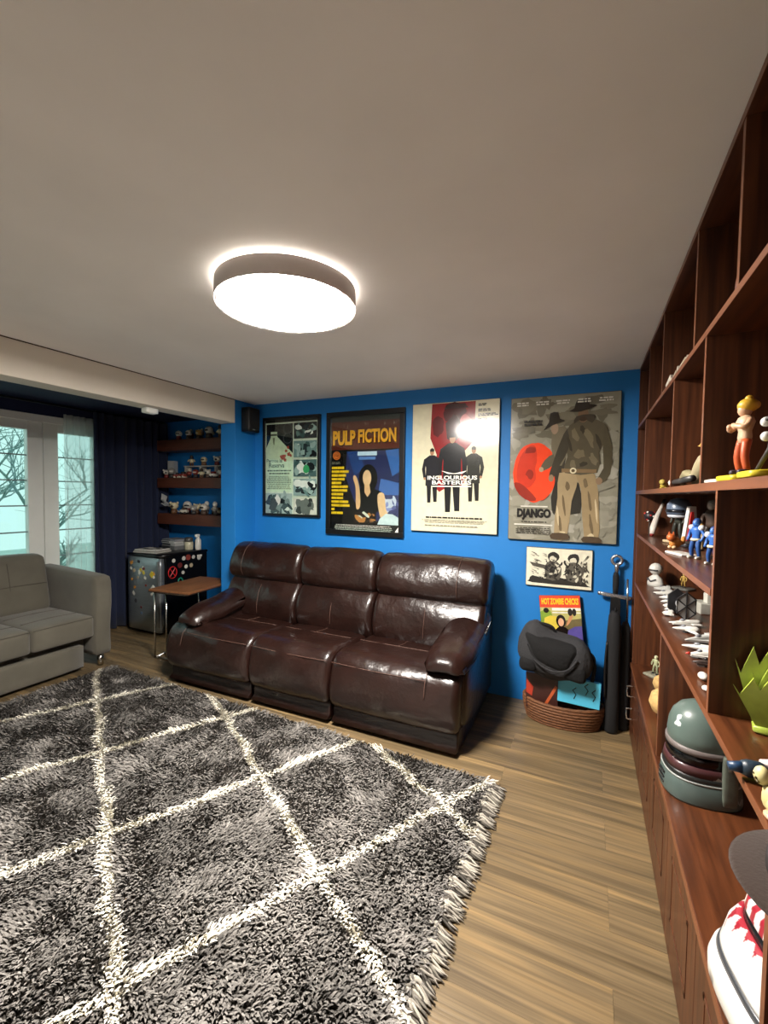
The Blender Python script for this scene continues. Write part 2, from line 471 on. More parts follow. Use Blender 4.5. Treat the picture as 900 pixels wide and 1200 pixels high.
o_ = nt.nodes.new('ShaderNodeOutputMaterial'); mx = nt.nodes.new('ShaderNodeMixShader'); tr = nt.nodes.new('ShaderNodeBsdfTransparent')
m2 = nt.nodes.new('ShaderNodeMixShader'); df = nt.nodes.new('ShaderNodeBsdfDiffuse'); tl = nt.nodes.new('ShaderNodeBsdfTranslucent')
df.inputs[0].default_value = (.85, .9, .88, 1); tl.inputs[0].default_value = (.88, .93, .91, 1)
m2.inputs[0].default_value = .55; nt.links.new(df.outputs[0], m2.inputs[1]); nt.links.new(tl.outputs[0], m2.inputs[2])
mx.inputs[0].default_value = .42; nt.links.new(tr.outputs[0], mx.inputs[1]); nt.links.new(m2.outputs[0], mx.inputs[2]); nt.links.new(mx.outputs[0], o_.inputs[0])
curtain('sheer_curtain', 'white sheer curtain over the right end of the glazed doors', 2.66, 2.97, LX+.07, .03, 2.30, 6, .030, m_sheer, 0, 4)
curtain('blackout_curtain', 'navy blue floor-length curtain beside the fridge', 2.90, 3.78, LX+.155, .012, 2.36, 8, .042, m_navycloth, .004, 2)
rod = obj('curtain_rod', tube([(LX+.14, -.3, 2.368), (LX+.14, 3.8, 2.368)], .012, 10), m_dark, smooth=True)
tag(rod, 'dark curtain rod above the glazed doors', 'rod')

# ------------------------------------------------------------------ ceiling lamp
LC = (-1.168, 1.515)
lamp = thing('ceiling_lamp', 'round flush ceiling lamp with grey rim and glowing white disc', 'lamp', (LC[0], LC[1], CZ))
R = .287
obj('mounting_plate', lathe([(.20, -.012), (.20, 0)], 40), m_white, lamp, smooth=False)
m_rim = mat('lamp_rim', '#c4bcb8', .45, metal=.1)
obj('rim', lathe([(R-.008, -.082), (R, -.085), (R, -.012), (R-.004, -.010), (R-.012, -.012), (R-.012, -.080)], 72), m_rim, lamp, auto=40)
obj('back_plate', lathe([(R-.012, -.016), (R-.012, -.012)], 72), m_rim, lamp)
m_diff = bpy.data.materials.new('lamp_diffuser'); m_diff.use_nodes = True
b = m_diff.node_tree.nodes['Principled BSDF']; b.inputs['Base Color'].default_value = (.9,.9,.9,1)
b.inputs['Emission Color'].default_value = LAMP_COLOR+(1,); b.inputs['Emission Strength'].default_value = LAMP_STRENGTH
obj('diffuser', lathe([(.001, -.086), (R-.05, -.0855), (R-.012, -.082), (R-.012, -.076), (.001, -.076)], 72), m_diff, lamp, smooth=True)
m_halo = bpy.data.materials.new('lamp_halo'); m_halo.use_nodes = True
b = m_halo.node_tree.nodes['Principled BSDF']; b.inputs['Emission Color'].default_value = LAMP_COLOR+(1,); b.inputs['Emission Strength'].default_value = 38
obj('halo_strip', lathe([(.262, -.011), (.262, -.004), (.255, -.004), (.255, -.011)], 72), m_halo, lamp)

# ------------------------------------------------------------------ leather sofa
sofa = thing('leather_sofa', 'three-seat dark brown leather recliner sofa against the blue wall', 'sofa', (-1.85, 2.9, 0))
def P(name, geo, m=m_leather, par=sofa, **k): return obj(name, geo, m, par, world=True, **k)
seat_prof = smooth_closed([(2.50,.135),(2.432,.155),(2.405,.24),(2.412,.34),(2.445,.43),(2.51,.478),(2.60,.487),(2.75,.472),(2.92,.458),(3.02,.45),(3.06,.40),(3.06,.18),(2.85,.13)], 3)
lumb_prof = smooth_closed([(3.00,.42),(2.955,.48),(2.945,.58),(2.975,.68),(3.03,.765),(3.09,.79),(3.17,.76),(3.2,.6),(3.15,.44)], 3)
head_prof = smooth_closed([(3.05,.765),(3.005,.81),(2.995,.88),(3.03,.97),(3.08,1.04),(3.15,1.075),(3.23,1.065),(3.285,1.0),(3.29,.85),(3.22,.76),(3.12,.745)], 3)
secs = [(-3.06, -2.205), (-2.205, -1.52), (-1.52, -.64)]
backs = [(-2.955, -2.185), (-2.185, -1.475), (-1.475, -.62)]
wr = random.Random(5)
def wrinkle(x, y, z):
    d = .006*math.sin(9*x+3*z*5)+.004*math.sin(21*x-14*z+4*y)
    return (x, y-d, z+d*.6)
for i, (a, b_) in enumerate(secs):
    s = P('seat_cushion', loft_x(seat_prof, a+.003, b_-.003, .05, 5, 10, .008, .8, wrinkle), smooth=True)
    # seams along the front roll and into the seat
    def seam(pts, par, r=.0022): P('seam', tube(smooth_open(pts, 4), r, 5), m_stitch, par, smooth=True)
    xs0, xs1 = (a+.20 if i == 0 else a+.02), (b_-.21 if i == 2 else b_-.02)
    seam([(xs0, 2.433, .432), ((xs0+xs1)/2, 2.428, .428), (xs1, 2.433, .432)], s)
    seam([(xs0+.02, 2.80, .474), ((xs0+xs1)/2, 2.79, .478), (xs1-.02, 2.80, .474)], s)
    if i == 0: seam([(xs0, 2.60, .496), (xs0, 2.50, .482), (xs0-.005, 2.43, .43), (xs0-.01, 2.40, .33)], s)
    if i == 2: seam([(xs1, 2.60, .496), (xs1, 2.50, .482), (xs1+.002, 2.43, .43), (xs1+.004, 2.40, .33)], s)
    xm = (xs0+xs1)/2
    seam([(xm, 2.98, .462), (xm+.01, 2.88, .472), (xm, 2.80, .478)], s)
    P('base_panel', loft_x(smooth_closed([(2.485,.015),(2.475,.06),(2.482,.135),(2.6,.15),(3.2,.15),(3.2,.02)], 2), a+.012, b_-.012, .012, 3, 3), smooth=True)
for i, (a, b_) in enumerate(backs):
    l = P('lumbar_cushion', loft_x(lumb_prof, a+.004, b_-.004, .045, 5, 8, .01, .8, wrinkle), smooth=True)
    h = P('headrest', loft_x(head_prof, a-(.012 if i == 0 else -.004), b_+(.012 if i == 2 else -.004), .05, 5, 8, .012, .85, wrinkle), smooth=True)
    xm = (a+b_)/2
    P('seam', tube(smooth_open([(xm, 2.935, .50), (xm+.003, 2.931, .58), (xm, 2.962, .68), (xm, 3.0, .74)], 4), .002, 5), m_stitch, l, smooth=True)
    xe = a+.17 if i == 0 else b_-.2
    if i != 1:
        P('seam', tube(smooth_open([(xe, 3.0, .80), (xe, 2.972, .88), (xe+.0, 3.008, .98), (xe, 3.06, 1.05), (xe, 3.14, 1.09)], 4), .002, 5), m_stitch, h, smooth=True)
P('back_frame', loft_x([(3.20,.10),(3.33,.10),(3.34,.60),(3.30,1.0),(3.24,1.02),(3.17,.7)], -2.97, -.63, .03, 3, 3), smooth=False, auto=50)
for sd, x0, x1 in ((-1, -2.99, -2.70), (1, -.895, -.60)):
    # arm body below, pillow-top pad above
    xa, xb = (-3.055, x1-.04) if sd < 0 else (x0+.03, x1-.02)
    P('arm_side', loft_x(smooth_closed([(2.53,.15),(2.50,.30),(2.52,.46),(2.60,.52),(2.9,.54),(3.2,.56),(3.27,.4),(3.27,.12),(2.9,.10)], 3), xa, xb, .04, 4, 3), smooth=True)
    pad = smooth_closed([(2.45,.498),(2.432,.525),(2.455,.565),(2.55,.605),(2.72,.628),(2.92,.66),(3.06,.715),(3.13,.735),(3.17,.68),(3.1,.58),(2.8,.515),(2.56,.488)], 3)
    def padfn(x, y, z, xm=(x0+x1)/2): return (xm+(x-xm)*(1-.25*max(0, (2.62-y)/.2)), y, z-1.2*(x-xm)**2+.004*math.sin(26*y+8*x))
    ap = P('arm_pad', loft_x(pad, x0, x1, .075, 6, 6, .006, .75, padfn), smooth=True)
# feet
for x in (-2.98, -.74):
    for y in (2.55, 3.2): P('foot', lathe([(.03, 0), (.035, .03)], 12, (x, y, 0)), m_dark)
# ------------------------------------------------------------------ posters
class Print:
    def __init__(s, w, h): s.w, s.h = w, h; s.v, s.f, s.c = [], [], []; s.k = 0
    def _add(s, uv, faces, col):
        o = len(s.v); s.k += 1; d = -.00006*s.k
        col = H(col) if isinstance(col, str) else col
        for u, t in uv: s.v.append((u*s.w-s.w/2, d, t*s.h)); s.c.append(col)
        s.f += [tuple(i+o for i in q) for q in faces]
    def clip(s, p): return [(min(1, max(0, u)), min(1, max(0, t))) for u, t in p]
    def poly(s, pts, col, sm=0):
        if sm: pts = smooth_closed(pts, sm)
        pts = s.clip(pts); s._add(pts, [tuple(range(len(pts)))], col)
    def rect(s, u0, t0, u1, t1, col): s.poly([(u0,t0),(u1,t0),(u1,t1),(u0,t1)], col)
    def ell(s, u, t, a, b, col, n=18, rot=0, rough=0, seed=0):
        r = random.Random(seed); pts = []
        for k in range(n):
            an = 2*PI*k/n; q = 1+r.uniform(-rough, rough); x, y_ = a*q*math.cos(an)*s.w, b*q*math.sin(an)*s.h
            pts.append((u+(x*math.cos(rot)-y_*math.sin(rot))/s.w, t+(x*math.sin(rot)+y_*math.cos(rot))/s.h))
        s.poly(pts, col)
    def text(s, st, u0, t0, u1, t1, col, bold=.0):
        v, f = text_geo(st, bold); s._add([(u0+p[0]*(u1-u0), t0+p[1]*(t1-t0)) for p in v], f, col)
    def photo(s, u0, t0, u1, t1, pal, n, seed, base):
        r = random.Random(seed); s.rect(u0, t0, u1, t1, base)
        for _ in range(n):
            a = r.uniform(.04, .22)*(u1-u0); b = r.uniform(.06, .3)*(t1-t0)
            u = r.uniform(u0+a, u1-a); t = r.uniform(t0+b, t1-b); s.ell(u, t, a, b, pal[r.randrange(len(pal))], 9, r.uniform(0, 3), .3, r.random())
    def lines(s, u0, t0, u1, t1, n, col, seed, centre=True, fill=.5):
        r = random.Random(seed); dh = (t1-t0)/n
        for k in range(n):
            w = (u1-u0)*r.uniform(.8, 1); c = (u0+u1)/2 if centre else u0+w/2; t = t0+k*dh
            x = c-w/2
            while x < c+w/2:
                l = min(r.uniform(.015, .06), c+w/2-x); s.rect(x, t, x+l, t+dh*fill, col); x += l+.008
    def person(s, u, t, h, coat, legs, skin, hat=None, arm=.2, coatlen=.42):
        """plain standing figure: legs, coat, arms, head"""
        W = h*s.h/s.w*.78
        s.poly([(u-.10*W,t),(u-.02*W,t),(u-.005*W,t+.44*h),(u-.13*W,t+.47*h)], legs)
        s.poly([(u+.05*W,t+.015*h),(u+.13*W,t+.015*h),(u+.13*W,t+.47*h),(u+.0*W,t+.44*h)], legs)
        s.poly([(u-.15*W,t+coatlen*h),(u+.15*W,t+coatlen*h),(u+.14*W,t+.62*h),(u+.18*W,t+.78*h),(u+.06*W,t+.845*h),(u-.06*W,t+.845*h),(u-.18*W,t+.78*h),(u-.14*W,t+.62*h)], coat)
        s.poly([(u-.13*W,t+.79*h),(u-.19*W,t+.78*h),(u-.24*W,t+.60*h),(u-arm*W,t+.44*h),(u-(arm-.06)*W,t+.45*h),(u-.16*W,t+.6*h)], coat)
        s.poly([(u+.13*W,t+.79*h),(u+.19*W,t+.78*h),(u+.24*W,t+.60*h),(u+arm*W,t+.44*h),(u+(arm-.06)*W,t+.45*h),(u+.16*W,t+.6*h)], coat)
        for q in (-1, 1): s.ell(u+q*(arm-.03)*W, t+.43*h, .03*W, .025*h, skin, 8)
        s.ell(u, t+.90*h, .05*W, .06*h, skin, 12)
        s.poly([(u-.05*W,t+.91*h),(u+.05*W,t+.91*h),(u+.05*W,t+.95*h),(u,t+.975*h),(u-.05*W,t+.95*h)], hat or '#1a1512')
    def build(s, parent, y, m, name='print'):
        me = mesh_of(name, (s.v, s.f), False, s.c, False)
        # every printed face looks into the room
        import bmesh
        b = bmesh.new(); b.from_mesh(me)
        for q in b.faces:
            q.normal_update()
            if q.normal.y > 0: q.normal_flip()
        b.to_mesh(me); b.free()
        return place(name, me, m, parent, (0, y, 0))

def poster_root(label, x0, x1, z0, z1, depth=.03, name='framed_poster', cat='poster'):
    t = thing(name, label, cat, ((x0+x1)/2, BY, z0)); return t, x1-x0, z1-z0
def frame_parts(t, w, h, fw, depth):
    g = join(box(-w/2, -depth, 0, w/2, 0, fw), box(-w/2, -depth, h-fw, w/2, 0, h), box(-w/2, -depth, fw, -w/2+fw, 0, h-fw), box(w/2-fw, -depth, fw, w/2, 0, h-fw))
    obj('frame', g, m_frame, t, bevel=.003); obj('backing', box(-w/2+.002, -.012, .002, w/2-.002, -.0005, h-.002), m_dark, t)

# 1: bottle and photo strips
t, w, h = poster_root('black framed poster with a pale bottle and a strip of small photos', -2.882, -2.225, 1.315, 2.26)
fw = .026; frame_parts(t, w, h, fw, .03)
p = Print(w-2*fw, h-2*fw)
p.rect(0, 0, 1, 1, '#d8d4c4'); p.rect(.012, .26, .53, .985, '#1b181b')
p.poly([(.10,.905),(.225,.905),(.23,.85),(.53,.67),(.53,.26),(.012,.26),(.012,.73),(.10,.845)], '#d4d7b8')
p.rect(.10, .862, .225, .88, '#4b4a3a'); p.poly([(.14,.84),(.18,.84),(.175,.77),(.16,.76),(.145,.79)], '#7c7c63')
for (u, q) in ((.43, .93), (.43, .83)):
    p.ell(u, q, .085, .055, '#57545a', 20); p.ell(u, q, .078, .05, '#1b181b', 20)
for (u, q, a, b_) in ((.34,.635,.055,.03),(.40,.70,.022,.018),(.44,.735,.02,.016),(.45,.665,.03,.02),(.38,.60,.028,.022),(.49,.645,.02,.018)): p.ell(u, q, a, b_, '#a8392b', 11, .5, .35, u)
p.text('Perros la', .02, .575, .33, .615, '#14110f', .01); p.text('Reserva', .07, .52, .37, .57, '#14110f', .015)
p.lines(.03, .45, .51, .51, 2, '#4d483e', 1); p.lines(.03, .29, .51, .44, 9, '#77725f', 2)
p.photo(.012, .03, .53, .245, ['#22252a','#c9cdc4','#6c7673','#15171a','#8a9593','#30363a'], 26, 3, '#9aa5a1')
pal = ['#101416','#2f4a48','#7f9a93','#c6d2c8','#1d2a2c','#52706b']
for k, (a, b_) in enumerate(((.82,.985),(.625,.795),(.425,.60),(.225,.40),(.025,.20))):
    p.photo(.56, a, .985, b_, pal if k < 4 else ['#8f9a92','#c8ccbd','#566059','#2b312e'], 20, 30+k, ['#272b2e','#5d7a76','#3f5a58','#78938f','#b9bfb0'][k])
p.ell(.80, .50, .06, .045, '#2f8a52', 10)
p.build(t, -.0125, m_print)
obj('glass', box(-w/2+fw, -.0215, fw, w/2-fw, -.0200, h-fw), m_glass, t)

# 2: red band with yellow title
t, w, h = poster_root('black framed poster with yellow title PULP FICTION on a dark red band', -2.155, -1.393, 1.174, 2.262)
fw = .045; frame_parts(t, w, h, fw, .032)
p = Print(w-2*fw, h-2*fw)
p.rect(0, 0, 1, 1, '#15100f'); p.rect(0, .755, 1, 1, '#5c2219')
for k in range(14):
    a = rnd.uniform(.1, .98); p.poly([(a, rnd.uniform(.93, .99)), (a+.01, .99), (a+.03*rnd.random(), rnd.uniform(.95, .99))], '#8a7468')
p.text('PULP', .035, .785, .375, .915, '#3a0f08', .02); p.text('PULP', .025, .795, .365, .925, '#f2a51e', .045)
p.text('FICTION', .415, .800, .955, .915, '#3a0f08', .02); p.text('FICTION', .405, .81, .945, .93, '#f2a51e', .04)
p.poly([(.24,.74),(1,.74),(1,.18),(.62,.12),(.36,.30),(.22,.52)], '#2a2c55')
p.poly([(.24,.74),(.42,.74),(.50,.60),(.36,.52)], '#273f78'); p.rect(.40, .70, .68, .735, '#c6d2e6'); p.rect(.42, .665, .66, .69, '#5f7fc0')
p.poly([(.80,.74),(.98,.75),(1,.56),(.9,.52)], '#3a62a8'); p.poly([(.74,.50),(1,.46),(1,.36),(.7,.36)], '#4665a8')
p.photo(.72, .17, .99, .36, ['#c9c6d8','#5b5a8e','#2a294a','#8d8cc0'], 16, 9, '#3d3c66')
p.ell(.085, .705, .058, .038, '#d0672c', 20); p.ell(.085, .705, .045, .029, '#23120c', 20); p.ell(.085, .705, .041, .026, '#d0672c', 20); p.text('10¢', .055, .69, .115, .72, '#23120c', .01)
p.lines(.01, .63, .15, .655, 2, '#7c7468', 5, False)
for k in range(13):
    wd = (.19, .26, .22, .20, .15, .25, .24, .18, .18, .26, .28, .05, .18)[k]; q = .585-k*.0335
    p.rect(.012, q, .012+wd, q+.022, '#e5b41f'); p.rect(.012+wd*.45, q, .012+wd*.47, q+.022, '#5c430c')
# plain stand-in: a seated person seen from the front
p.ell(.56, .50, .135, .125, '#120c0c', 20); p.poly([(.40,.27),(.42,.40),(.52,.42),(.66,.41),(.78,.36),(.76,.22),(.42,.22)], '#0f0b0c', 3)
p.ell(.545, .505, .062, .07, '#e3b189', 16); p.poly([(.51,.45),(.58,.45),(.60,.38),(.555,.34),(.51,.38)], '#dca67c')
p.poly([(.39,.24),(.45,.26),(.44,.40),(.40,.50),(.36,.53),(.34,.50),(.38,.42)], '#e0a97c', 3)
p.poly([(.70,.36),(.79,.37),(.82,.24),(.88,.15),(.78,.13),(.72,.22)], '#e6b48b', 3)
p.ell(.50, .16, .12, .045, '#2c1a12', 14); p.photo(.36, .11, .68, .21, ['#d8cfc0','#7a4a2a','#b8743c','#1b1210','#efe6d6'], 12, 4, '#2a1a14')
p.poly([(.70,.10),(.99,.09),(.99,.17),(.82,.20)], '#cfd2d8', 2)
p.rect(0, 0, 1, .105, '#0e0b0b'); p.lines(.03, .03, .95, .10, 5, '#b9b4ac', 8); p.poly([(.90,.0),(1,.0),(1,.09)], '#d9d6d0')
p.build(t, -.0125, m_print)
obj('glass', box(-w/2+fw, -.0235, fw, w/2-fw, -.0220, h-fw), m_glass, t)

# 3: cream board with red block and dark figures
def board_poster(label, x0, x1, z0, z1, dep=.028, name='poster_board', cat='poster'):
    t, w, h = poster_root(label, x0, x1, z0, z1, name=name, cat=cat); obj('board', box(-w/2, -dep, 0, w/2, -.001, h), m_frame, t, bevel=.0015)
    return t, w, h, Print(w-.006, h-.006)
t, w, h, p = board_poster('cream poster board with a red block, dark figures and title INGLOURIOUS BASTERDS', -1.325, -.622, 1.243, 2.275)
p.rect(0, 0, 1, 1, '#dcd7ba')
p.poly([(.22,.73),(.235,.995),(.74,.995),(.73,.70),(.62,.62),(.64,.40),(.55,.32),(.46,.36),(.34,.31),(.26,.36),(.30,.60)], '#8e1f22')
for k, (a, b_, c_, d_) in enumerate(((.50,.92,.13,.08),(.31,.82,.07,.08),(.63,.83,.07,.07),(.49,.80,.09,.10))): p.ell(a, b_, c_, d_, ('#4a1013','#5a1416','#b8474a','#39090c')[k], 16, 0, .12, k)
p.poly([(.38,.95),(.66,.95),(.62,.985),(.42,.985)], '#3a0b0d')
p.person(.245, .225, .44, '#23242a', '#1d1c20', '#a97f62', '#2a2320', .2, .30); p.person(.73, .24, .43, '#2b2c26', '#1f1e1c', '#a97f62', '#231a14', .2, .32)
p.person(.485, .155, .63, '#1c1e22', '#17181b', '#b08a6c', '#1d1a1a', .23, .34)
p.text('INGLOURIOUS', .195, .405, .775, .437, '#f4f2e6', .03); p.text('BASTERDS', .25, .368, .71, .400, '#f4f2e6', .03); p.rect(.25, .350, .71, .358, '#f4f2e6')
p.poly([(.36,.475),(.50,.455),(.52,.455),(.66,.475),(.60,.45),(.44,.45)], '#f4f2e6')
for k, q in enumerate((.955, .915, .88, .845)):
    wd = (.10, .16, .22, .12)[k]; p.lines(.77, q, .77+wd, q+.022, 2, '#2a2320', 60+k, False, .7)
p.lines(.77, .74, .95, .775, 2, '#2a2320', 70, False, .7)
p.lines(.13, .105, .90, .12, 1, '#2c2824', 71, True, .8); p.lines(.10, .07, .93, .10, 3, '#8d897a', 72, True, .4); p.lines(.12, .045, .85, .06, 1, '#8a8676', 73, True, .5)
p.build(t, -.0285, m_printg).location.z = .003

# 4: stormy board with orange disc
t, w, h, p = board_poster('grey poster board with an orange-red disc, two coated figures and title DJANGO', -.541, .183, 1.218, 2.262)
p.rect(0, 0, 1, 1, '#8a8776')
rr = random.Random(77)
for k in range(150):
    a = rr.uniform(.02, .98); b_ = rr.uniform(.02, .98)
    c_ = ('#6c6756','#736e5c','#646050')[rr.randrange(3)] if b_ > .72 else ('#858272','#8f8c7c','#999686','#a3a092','#939080')[rr.randrange(5)]
    p.ell(a, b_, min(rr.uniform(.03, .12), a, 1-a), min(rr.uniform(.015, .05), b_, 1-b_), c_, 12, 0, .35, k)
p.ell(.245, .475, .212, .208, '#e8431c', 44, 0, .025, 2)
p.poly([(.07,.44),(.10,.58),(.19,.66),(.25,.65),(.265,.56),(.25,.50),(.26,.43),(.20,.37),(.13,.38)], '#c8351c', 3)
p.poly([(.045,.40),(.13,.39),(.27,.29),(.20,.275),(.10,.32)], '#8f2414', 3); p.ell(.20, .63, .06, .022, '#8f2414', 12, .2, .2, 3); p.ell(.20, .46, .035, .03, '#8f2414', 10, 0, .3, 5)
# plain stand-in figures: one in a dark coat behind, one in a vest in front
p.poly([(.425,.20),(.47,.22),(.52,.48),(.55,.70),(.50,.78),(.43,.74),(.42,.60),(.44,.42)], '#37332a', 2)
p.poly([(.40,.74),(.52,.79),(.56,.66),(.50,.52),(.42,.56)], '#6d6552', 2); p.poly([(.42,.60),(.34,.56),(.30,.50),(.33,.485),(.43,.53)], '#5c5544', 2); p.ell(.31, .495, .022, .018, '#a58d70', 10)
p.ell(.425, .775, .035, .04, '#97806a', 12); p.poly([(.32,.765),(.41,.80),(.52,.825),(.47,.84),(.45,.885),(.38,.88),(.37,.82)], '#241f19', 2)
p.poly([(.42,.21),(.68,.20),(.66,.40),(.52,.44),(.44,.40)], '#26231c', 2)
p.poly([(.445,.03),(.565,.03),(.60,.28),(.655,.45),(.48,.47),(.47,.30)], '#9d8a68', 2); p.poly([(.725,.02),(.845,.02),(.845,.20),(.80,.46),(.63,.46),(.68,.36)], '#95815e', 2)
for q in ((.50,.12,.015,.06),(.53,.25,.012,.07),(.78,.12,.015,.07),(.76,.28,.013,.08),(.56,.38,.02,.03),(.72,.40,.02,.03)): p.ell(*q, '#6a5a40', 10, .15, .2, q[0])
for q in ((.475,.18,.010,.07),(.82,.22,.010,.09),(.52,.06,.03,.012),(.78,.05,.03,.012)): p.ell(*q, '#c6b590', 10, .1, .2, q[0])
p.poly([(.43,.055),(.57,.055),(.58,.015),(.42,.015)], '#4a3a28', 2); p.poly([(.715,.04),(.85,.04),(.87,.005),(.71,.005)], '#4a3a28', 2)
p.poly([(.53,.47),(.82,.47),(.83,.60),(.90,.72),(.87,.79),(.76,.83),(.66,.83),(.56,.79),(.52,.70),(.55,.58)], '#514a39', 2)
p.poly([(.54,.77),(.47,.66),(.41,.52),(.385,.45),(.43,.44),(.48,.52),(.56,.64)], '#3b372c', 2); p.ell(.405, .435, .025, .025, '#8d745a', 10)
p.poly([(.87,.78),(.94,.64),(.93,.46),(.86,.40),(.81,.42),(.87,.50),(.86,.62)], '#4c4635', 2); p.ell(.835, .415, .03, .025, '#8d745a', 10)
for q in ((.62,.72,.03,.05),(.74,.70,.03,.06),(.66,.60,.05,.03),(.78,.56,.03,.04),(.60,.53,.03,.03)): p.ell(*q, '#6c634d', 12, .4, .3, q[0])
for q in ((.68,.76,.02,.03),(.82,.68,.02,.06),(.70,.53,.04,.015),(.57,.66,.015,.05)): p.ell(*q, '#353025', 12, .3, .3, q[0])
p.ell(.68, .855, .048, .05, '#6f5741', 14); p.poly([(.60,.80),(.68,.835),(.76,.80),(.79,.845),(.74,.86),(.62,.85)], '#3a3429', 2); p.ell(.68, .83, .035, .016, '#3a2c20', 10)
p.poly([(.555,.885),(.66,.88),(.80,.915),(.735,.925),(.715,.955),(.62,.955),(.60,.905)], '#1f1a14', 2)
p.poly([(.50,.475),(.81,.468),(.81,.492),(.50,.50)], '#7a6446'); p.ell(.605, .485, .03, .02, '#d9cfae', 16); p.ell(.605, .485, .017, .011, '#5b4c34', 14)
p.text('DJANGO', .085, .140, .41, .222, '#0c0b09', .06); p.lines(.105, .125, .395, .138, 1, '#2c2a24', 4, True, .5)
p.rect(.12, .232, .38, .241, '#d8d5c8'); p.rect(.06, .103, .43, .112, '#d8d5c8'); p.lines(.07, .045, .42, .095, 4, '#35332c', 6, True, .45)
for k in range(5): p.lines(.05+.19*k, .94, .05+.19*k+.13, .972, 2, '#d2cfc2', 80+k, True, .6)
p.lines(.12, .80, .32, .845, 2, '#1d1b16', 90, True, .7)
p.build(t, -.0285, m_printg).location.z = .003

# small ink drawing
t, w, h, p = board_poster('small white panel with a black ink drawing below the disc poster', -.405, .04, .883, 1.168, .02, 'picture_panel', 'picture')
p.rect(0, 0, 1, 1, '#dedac4'); rr = random.Random(6)
p.poly([(.05,.14),(.1,.26),(.3,.2),(.45,.28),(.7,.2),(.85,.22),(.95,.1),(.93,.07),(.1,.07)], '#2d2a26', 2)
for (u, q) in ((.42,.78),(.73,.76)):
    p.ell(u, q, .09, .13, '#2b2926', 14, 0, .1, u); p.ell(u-.005, q-.05, .055, .075, '#cfcab5', 12, 0, .1, u)
    p.poly([(u-.10,.2),(u-.12,.55),(u-.05,.66),(u+.06,.66),(u+.13,.5),(u+.10,.2)], '#57534a', 2)
    for k in range(34):
        a, b_ = u+rr.uniform(-.13,.13), rr.uniform(.2,.64); p.ell(a, b_, rr.uniform(.008,.028), rr.uniform(.02,.07), ('#1d1b19','#c9c4b0','#2b2926')[k % 3], 7, rr.uniform(-1,1), .4, k)
for k in range(40):
    a, b_ = rr.uniform(.06,.42), rr.uniform(.25,.9); l = rr.uniform(.03,.1); p.poly([(a,b_),(a+l,b_-l*.8),(a+l+.006,b_-l*.8+.02)], '#3a3732')
for k in range(26):
    a, b_ = rr.uniform(.82,.95), rr.uniform(.15,.72); p.ell(a, b_, .012, .05, '#4a463e', 6, rr.uniform(-.6,.6), .3, k)
p.poly([(.86,.68),(.95,.86),(.93,.87)], '#3a3732'); p.poly([(.05,.62),(.3,.56),(.3,.47),(.1,.52)], '#4d4941')
p.build(t, -.0205, m_print).location.z = .003

# ------------------------------------------------------------------ wall speaker on the pillar
t = thing('wall_speaker', 'small black loudspeaker mounted high on the blue pillar', 'speaker', (-3.0, 3.265, 2.11))
obj('cabinet', rbox((.062, 0, .115), (.10, .15, .23), .012, 5), m_dark, t, smooth=True)
obj('bracket', box(0, -.02, .08, .02, .02, .15), m_dark, t)
obj('grille', rbox((.112, 0, .125), (.012, .135, .19), .006, 4), m_blackcloth, t, smooth=True)
obj('badge', box(.117, -.03, .018, .1195, .0, .026), mat('badge', '#8d8d90', .3, metal=.6), t)

# ------------------------------------------------------------------ shaggy rug
RXA, RXB, RYA, RYB = -3.74, -.445, -.12, 2.36
rug = thing('shaggy_rug', 'grey shaggy rug with cream criss-cross lines on the plank floor', 'rug', ((RXA+RXB)/2, (RYA+RYB)/2, 0), math.radians(-1.6))
rw, rh = (RXB-RXA)/2, (RYB-RYA)/2
obj('backing', box(-rw, -rh, .001, rw, rh, .010), mat('rug_backing', '#3d3934', .95), rug)
rng = np.random.default_rng(4)
def vnoise(x, y, sc, seed):
    g = np.random.default_rng(seed).random((64, 64)); X = x*sc; Y = y*sc
    i = np.floor(X).astype(int); j = np.floor(Y).astype(int); fx = X-i; fy = Y-j
    fx = fx*fx*(3-2*fx); fy = fy*fy*(3-2*fy)
    G = lambda a, b: g[a % 64, b % 64]
    return (G(i,j)*(1-fx)+G(i+1,j)*fx)*(1-fy)+(G(i,j+1)*(1-fx)+G(i+1,j+1)*fx)*fy
sp = .0088
nx, ny = int(2*rw/sp), int(2*rh/sp)
gx, gy = np.meshgrid(np.linspace(-rw+.004, rw-.004, nx), np.linspace(-rh+.004, rh-.004, ny))
px = (gx+rng.uniform(-.5, .5, gx.shape)*sp).ravel(); py = (gy+rng.uniform(-.5, .5, gx.shape)*sp).ravel()
n = px.size
ca, sa = math.cos(rug.rotation_euler.z), math.sin(rug.rotation_euler.z)
wx = px*ca-py*sa+rug.location.x; wy = px*sa+py*ca+rug.location.y
# cream lines: two families of parallel lines laid across the rug
def dist_to_family(v, offs, norm): return np.min(np.abs(v[:, None]-np.array(offs)[None, :]), axis=1)/norm
wob = (vnoise(wx, wy, 9, 1)-.5)*.03
dA = dist_to_family(wy+.595*wx+wob, [-2.35, -1.55, -.74, .065, .88, 1.66], math.hypot(1, .595))
dB = dist_to_family(wy-1.79*wx+wob, [.07, 1.58, 3.09, 4.57, 6.08, 7.63], math.hypot(1, 1.79))
white = (np.minimum(dA, dB) < .020+.005*rng.random(n))
